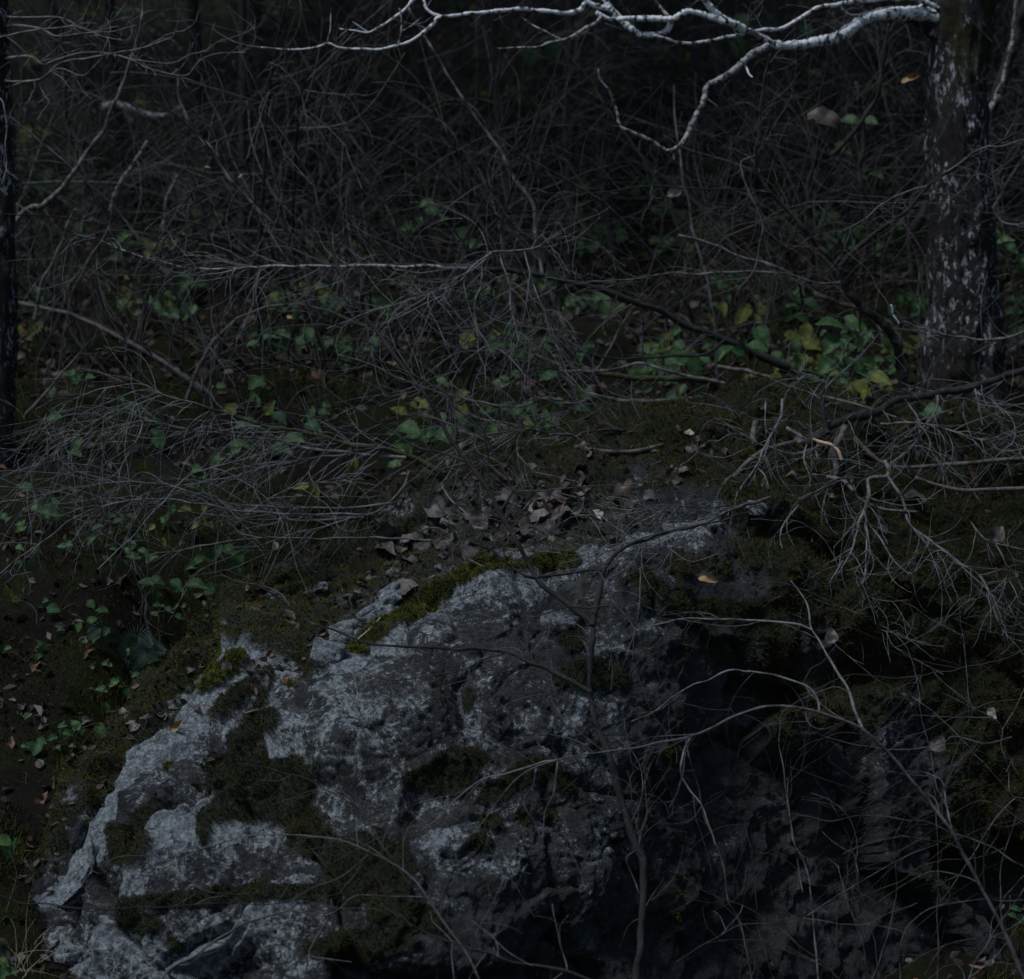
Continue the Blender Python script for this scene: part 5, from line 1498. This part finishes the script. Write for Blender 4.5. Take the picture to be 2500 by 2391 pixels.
def plant(leaves, label, Y, r, base_px=None, meshes=GREEN, name='leafy_plant', group=None):
    """leaves: (px, py, length px, direction degrees in the picture, mesh set) at depth about Y"""
    cx = np.mean([l[0] for l in leaves]); cy = max(l[1] for l in leaves)
    if base_px is None:
        base_px = (cx + r.normal(0, 10), cy + 90)
    b = P(base_px[0], base_px[1], Y)
    gz = zground(b[0:1], b[1:2])[0]
    b[2] = min(b[2], gz + 0.05) if gz > b[2] - 0.8 else b[2]
    t = thing(name, label, 'plant', b, group)
    paths, rads = [], []
    topc = P(cx, np.mean([l[1] for l in leaves]) + 20, Y)
    main = spline([b, b * 0.5 + topc * 0.5 + r.normal(0, 0.02, 3), topc], 14)
    paths.append(main); rads.append(np.linspace(0.004, 0.002, 14))
    for l in leaves:
        y = Y + r.normal(0, 0.06)
        p = P(l[0], l[1], y)
        s = l[2] / F * y
        a = rad(l[3])
        d = np.array([math.cos(a), r.normal(-0.25, 0.25), -math.sin(a)])
        d /= np.linalg.norm(d)
        ms = l[4] if len(l) > 4 else meshes
        o = obj('leaf', ms[r.integers(len(ms))], t)
        o.scale = (s, s, s)
        nrm = np.array([r.normal(0, 0.25), -0.75 + r.normal(0, 0.2), 0.75])
        q0 = p - d * s * 0.5
        orient(o, q0 - b, d, nrm)
        k = r.integers(5, 13)
        paths.append(spline([main[k], (main[k] + q0) / 2 + r.normal(0, 0.01, 3) + [0, 0, 0.01], q0], 14))
        rads.append(np.linspace(0.002, 0.0012, 14))
    part('stem', tubes(np.stack(paths), np.stack(rads), 4), M_STEM, t)
    return t


R4 = np.random.default_rng(404)
plant([(2025, 795, 78, 190), (2080, 790, 55, 50), (2030, 842, 70, 130), (2058, 840, 34, 60), (2105, 838, 48, 120), (2125, 822, 24, 20)],
      'tall broad leaved green plant left of the dark crooked sapling', 11.75, R4, (2070, 960))
plant([(2020, 895, 72, 140), (2070, 892, 52, 95), (2100, 905, 50, 40), (2125, 890, 46, 30), (2175, 880, 30, 40)], 'broad green leaves below the tall plant beside the dark sapling', 11.8, R4, (2060, 985))
plant([(2150, 925, 60, 30, YEL), (2105, 950, 60, 35, YEL), (2075, 965, 46, 80, YEL), (2110, 965, 30, 100, YEL)], 'yellowing green leaves low beside the dark crooked sapling', 11.7, R4, (2090, 1000))
plant([(1862, 822, 66, 60), (1850, 852, 55, 20), (1815, 840, 30, 90), (1800, 860, 40, 200), (1770, 862, 60, 140)], 'green leaves crossed by the long leaning stem', 12.1, R4, (1830, 960))
plant([(1745, 745, 26, 200), (1765, 755, 40, 80, YEL), (1730, 760, 40, 230), (1850, 730, 28, 40), (1780, 730, 24, 100)], 'small green and yellow leaves above the long leaning stem', 12.6, R4, (1755, 850))
plant([(1680, 885, 80, 200), (1650, 880, 60, 20), (1640, 905, 44, 170), (1700, 920, 60, 240), (1610, 900, 40, 200)], 'green leaves among the mossy sprawling branches', 12.0, R4, (1660, 990))
plant([(1345, 990, 46, 250, YEL), (1365, 982, 30, 60), (1412, 965, 36, 80, YEL), (1440, 955, 30, 20)], 'small yellow green leaves above the leaf heap', 11.8, R4, (1380, 1070))
plant([(1520, 1042, 48, 40, YEL), (1545, 1038, 36, 190), (1570, 1050, 34, 110), (1600, 1035, 40, 60), (1620, 1020, 30, 100)], 'row of small green leaves behind the leaf heap', 11.75, R4, (1560, 1090))
plant([(1000, 1052, 62, 25), (1020, 1070, 60, 15), (1050, 1062, 50, 160), (1090, 1068, 62, 30), (1045, 1030, 26, 45), (1100, 1050, 40, 210), (980, 1095, 44, 200)], 'cluster of broad green leaves beyond the mossy shoulder', 11.6, R4, (1040, 1140))
plant([(1415, 1058, 60, 190), (1440, 1075, 70, 175), (1470, 1050, 50, 60), (1400, 1085, 60, 200)], 'broad dusky green leaves at the back of the leaf heap', 11.6, R4, (1440, 1110))
plant([(1447, 1140, 78, 30)], 'single large green leaf standing out of the leaf heap', 11.25, R4, (1425, 1175))
plant([(1530, 1085, 56, 40), (1500, 1100, 36, 200)], 'green leaf pair rising behind the leaf heap', 11.5, R4, (1510, 1130))
plant([(1080, 935, 40, 30), (1215, 940, 36, 20), (1230, 925, 24, 200), (1260, 915, 26, 50)], 'scattered small green leaves under the leaning stems', 12.3, R4, (1180, 1050))
plant([(1240, 1000, 60, 200), (1270, 1010, 46, 30), (1290, 990, 36, 90)], 'dim green leaves behind the sapling stem', 12.4, R4, (1255, 1080))
plant([(625, 985, 36, 90), (600, 1040, 66, 170), (680, 1025, 50, 40), (765, 1045, 56, 20), (640, 1050, 50, 200), (720, 1070, 60, 10), (590, 1090, 70, 190), (680, 1098, 80, 15), (570, 1100, 40, 150)], 'wide patch of green leaves behind the conifer twig fan', 11.5, R4, (650, 1190))
plant([(765, 1195, 46, 260, YEL), (735, 1190, 40, 170, YEL)], 'bright yellow leaf pair among the low pale twigs', 11.2, R4, (755, 1260))
plant([(350, 1135, 32, 280, YEL)], 'single yellow leaf hanging in the conifer twig fan', 10.9, R4, (355, 1260))
plant([(495, 1275, 34, 270, YEL), (500, 1240, 30, 100, YEL), (450, 1245, 36, 170, YEL)], 'yellow leaves behind the low pale twigs', 11.3, R4, (490, 1350))
plant([(130, 1020, 40, 160), (150, 1010, 30, 60), (190, 1085, 40, 100), (180, 1110, 40, 200)], 'dim green leaves near the border tree trunk', 11.5, R4, (150, 1200))
plant([(120, 1250, 60, 190), (90, 1245, 40, 20), (130, 1235, 40, 60), (60, 1190, 40, 200)], 'dark green leaf spread low by the border tree', 11.2, R4, (110, 1330))
plant([(160, 1315, 22, 90), (170, 1330, 24, 0), (150, 1335, 24, 180), (155, 1340, 20, 250)], 'small round leaved green sprig left of the low twigs', 11.0, R4, (165, 1390))
plant([(530, 1350, 50, 120), (590, 1370, 62, 280), (560, 1345, 40, 30), (480, 1375, 44, 150), (500, 1360, 40, 200), (470, 1385, 40, 170)], 'green plant with rounded leaves in the dark hollow', 10.9, R4, (530, 1450))
plant([(325, 1360, 40, 190), (350, 1350, 36, 30), (370, 1365, 40, 330), (310, 1375, 30, 220)], 'green bramble leaves under the low pale twigs', 10.9, R4, (345, 1440))
plant([(355, 1425, 40, 190), (385, 1420, 40, 20), (430, 1430, 50, 40), (435, 1445, 36, 200), (480, 1430, 60, 10), (520, 1440, 50, 340), (580, 1435, 60, 20)], 'spreading green bramble leaves in the dark hollow', 10.7, R4, (440, 1500))
plant([(385, 1455, 22, 90), (382, 1478, 20, 180), (395, 1482, 20, 0), (412, 1490, 30, 30), (375, 1500, 22, 200)], 'small green seedling below the bramble leaves', 10.5, R4, (395, 1550))
plant([(520, 1600, 30, 150), (545, 1585, 36, 20), (490, 1615, 40, 200), (525, 1585, 24, 70)], 'bright green sprig behind the upper end of the slabs', 10.6, R4, (525, 1690))
plant([(205, 1860, 36, 190), (235, 1865, 40, 10), (215, 1850, 30, 60), (195, 1872, 26, 220), (225, 1880, 30, 330)], 'low green plant at the foot of the slabs', 9.7, R4, (215, 1905))
plant([(30, 2070, 62, 285), (5, 2055, 46, 200)], 'light green leaf pair beside the lowest slab', 8.6, R4, (15, 2200))
plant([(20, 2375, 60, 350), (10, 2350, 34, 40), (-10, 2380, 50, 200)], 'light green leaves low in front of the lowest slab', 8.0, R4, (-10, 2470))
plant([(1040, 500, 40, 160), (1060, 520, 50, 20), (1080, 540, 40, 320), (1130, 580, 50, 30), (1160, 600, 40, 350), (1000, 560, 50, 180), (1020, 545, 40, 100)], 'blurred green leaves in the middle of the thicket', 15.5, R4, (1080, 700))
plant([(2430, 575, 46, 20), (2455, 590, 50, 350), (2470, 610, 40, 30), (2425, 600, 36, 200), (2490, 640, 40, 90)], 'green leaves right of the rough trunk', 13.6, R4, (2450, 760))
plant([(2280, 1005, 50, 10), (2260, 1015, 36, 200)], 'small light green leaf on the mound before the trunk', 11.6, R4, (2275, 1060))
plant([(2480, 2220, 30, 20), (2470, 2235, 26, 200), (2490, 2245, 30, 60), (2445, 2215, 20, 120)], 'small pale green sprig by the arching sapling foot', 9.2, R4, (2475, 2330))
plant([(1120, 300, 50, 30), (1200, 150, 60, 80), (1300, 140, 60, 100), (1350, 130, 50, 60)], 'far blurred greenery under the longest pale limb', 19, R4, (1230, 420))
plant([(1800, 110, 60, 260), (1810, 60, 60, 90), (1965, 80, 50, 90), (1990, 180, 40, 200)], 'far blurred greenery behind the pale limbs', 17, R4, (1860, 330))
plant([(2110, 420, 40, 60), (2140, 430, 40, 200), (2080, 300, 60, 10), (2125, 300, 40, 20), (2060, 365, 50, 30)], 'blurred green leaves between the stems left of the trunk', 15, R4, (2110, 560))
def sprig(px, py, label, group, n, size, mix):
    g = ground_at(px, py + 45)
    sc_ = 12.0 / g[1]
    ms = GREEN if R4.uniform() > mix else YEL
    if ms is YEL:
        label, group = label.replace('dim green', 'yellowing').replace('small green', 'small yellowing').replace('green seedling', 'yellowing seedling').replace('small leafy', 'small yellow leafy'), group + ', yellowing'
    elif 'leafy' in label:
        label = label.replace('small leafy', 'small green leafy')
    plant([(px + R4.normal(0, 36 * sc_), py + R4.normal(0, 20 * sc_), R4.uniform(*size) * sc_, R4.uniform(0, 360), ms) for _ in range(n)],
          label, g[1] - 0.02, R4, (px, py + 45), ms, 'leafy_plant', group)


for k in range(48):
    px = R4.uniform(1200, 2200)
    py = R4.uniform(800, 1040)
    sprig(px, py, 'small green seedling among the mossy branches behind the leaf heap', 'seedlings behind the leaf heap', int(R4.integers(4, 8)), (22, 52), 0.3)
for k in range(20):
    sprig(R4.uniform(1130, 1720), R4.uniform(1010, 1085), 'broad leaved green seedling at the back edge of the leaf heap', 'seedlings at the edge of the leaf heap', int(R4.integers(3, 6)), (26, 58), 0.2)
for k in range(12):
    sprig(R4.uniform(10, 1050), R4.uniform(900, 1150), 'green seedling behind the fallen conifer twigs', 'seedlings behind the conifer twigs', int(R4.integers(3, 7)), (22, 50), 0.2)
for k in range(30):
    sprig(R4.uniform(0, 520), R4.uniform(1250, 1850), 'dim green seedling in the dark hollow left of the boulder', 'seedlings in the dark hollow', int(R4.integers(4, 8)), (14, 34), 0.1)
for k in range(120):
    sprig(R4.uniform(20, 2480), R4.uniform(20, 860), 'small leafy plant half hidden in the thicket on the slope', 'leafy plants in the thicket', int(R4.integers(5, 9)), (34, 72), 0.3)

# ferns in the hollow
def fern(px, py, fr_, Y, label):
    b = P(px, py, Y)
    t = thing('fern', label, 'fern', b)
    for tip, bow in fr_:
        e = P(tip[0], tip[1], Y - 0.15)
        mid = (b + e) / 2 + np.array([0, 0, bow])
        c = spline([b, mid, e], 30)
        sets = [tubes(c, np.linspace(0.003, 0.001, 30), 4)]
        for s in (-1, 1):
            k = np.arange(4, 29)
            tan = c[k + 1] - c[k - 1]
            tan /= np.linalg.norm(tan, axis=1, keepdims=True)
            sd = np.cross(tan, [0.1, -0.8, 0.6]) * s
            sd /= np.linalg.norm(sd, axis=1, keepdims=True)
            ln = (0.075 * np.sin(np.pi * (k / 30.0) ** 0.7) + 0.008)[:, None]
            d = sd * 0.9 + tan * 0.45
            v = np.stack([c[k], c[k] + d * ln * 0.5 + tan * 0.0045, c[k] + d * ln - [0, 0, 0.008], c[k] + d * ln * 0.5 - tan * 0.0045], 1).reshape(-1, 3)
            sets.append((v, np.arange(len(v)).reshape(-1, 4)))
        part('frond', join(*sets), M_FERN, t, smooth_shade=False)


for k, (px, py, lb_) in enumerate([(300, 1640, 'blue green fern fronds arching in the dark hollow'), (400, 1690, 'dim fern just above the mossy slabs')]):
    g = ground_at(px, py)
    sz = 130 * 10.3 / g[1]
    fern(px, py, [((px + math.cos(a) * sz * R4.uniform(0.8, 1.2), py - abs(math.sin(a)) * sz * R4.uniform(0.5, 1.0)), R4.uniform(0.05, 0.12)) for a in np.radians(R4.permutation([165, 130, 50, 25])[:3])], g[1], lb_)

# withered leaves caught on twigs
def hang(px, py, lpx, deg, meshes, Y, label):
    s = lpx / F * Y
    a = rad(deg)
    d = np.array([math.cos(a), -0.2, -math.sin(a)])
    o = obj('withered_leaf', meshes[R4.integers(len(meshes))])
    o.scale = (s, s, s)
    orient(o, P(px, py, Y), d, (0.1, -0.9, 0.4))
    return tag(o, label, 'leaf')


hang(1975, 272, 95, 32, BROWN, 11.8, 'large brown withered leaf hanging below the pale limbs')
hang(2200, 200, 46, 340, TAN, 13.2, 'yellow tan leaf beside the upper rough trunk')
hang(1705, 1410, 50, 10, TAN, 9.3, 'yellow brown dried flower leaf hanging before the shaded rock')
hang(2410, 1730, 34, 45, PALE, 10.3, 'pale yellow leaf caught over the mossy flank')
hang(2270, 1810, 46, 20, LITTER, 9.6, 'curled grey leaf on a twig before the mossy flank')
hang(2030, 1570, 46, 260, PALE, 10.0, 'pale grey leaf hanging on the shaded flank beside the pale stem')
hang(945, 885, 30, 10, RUSSET, 11.2, 'small tan catkin leaf caught on the leaning stem twigs')
hang(2420, 1320, 46, 300, LITTER, 10.4, 'grey leaf dangling in the dead bush twigs')
hang(500, 407, 16, 10, TAN, 12.2, 'tiny yellow brown tuft on the straight thin stem')
hang(580, 432, 15, 340, TAN, 12.2, 'tiny tan tuft on a twig beside the straight thin stem')
hang(1630, 482, 46, 330, BROWN, 11.9, 'folded brown leaf in the twigs below the hanging dead bough')
hang(700, 770, 20, 30, TAN, 11.2, 'small dry yellow tuft under the level pale bough')

# dry grass by the foot of the rock
for px, py, y, n, lb_ in [(2100, 2330, 9.0, 14, 'few dry straw blades lying on the dark ground by the shoots'), (1090, 2330, 8.6, 8, 'small tuft of dry grass under the lowest rock overhang'), (2420, 2330, 9.0, 30, 'brown dry grass tuft on the leafy ground near the arching sapling'), (40, 2300, 8.4, 18, 'thin dry grass tuft beside the lowest slab')]:
    b = P(px, py, y)
    gz = zground(b[0:1], b[1:2])[0]
    b[2] = gz
    s = np.repeat(b[None], n, 0) + R4.normal(0, 0.06, (n, 3)) * [1, 1, 0.1]
    d = R4.normal(0, 0.7, (n, 3)); d[:, 2] = np.abs(d[:, 2]) + 0.3
    g = grow(s, d, R4.uniform(0.1, 0.35, n), 8, 0.08, 0.12, R4)
    t = thing('grass_tuft', lb_, 'grass', b)
    part('blades', tubes(g, np.linspace(0.0016, 0.0006, 8)[None].repeat(n, 0), 3), M_GRASS, t, 'stuff')
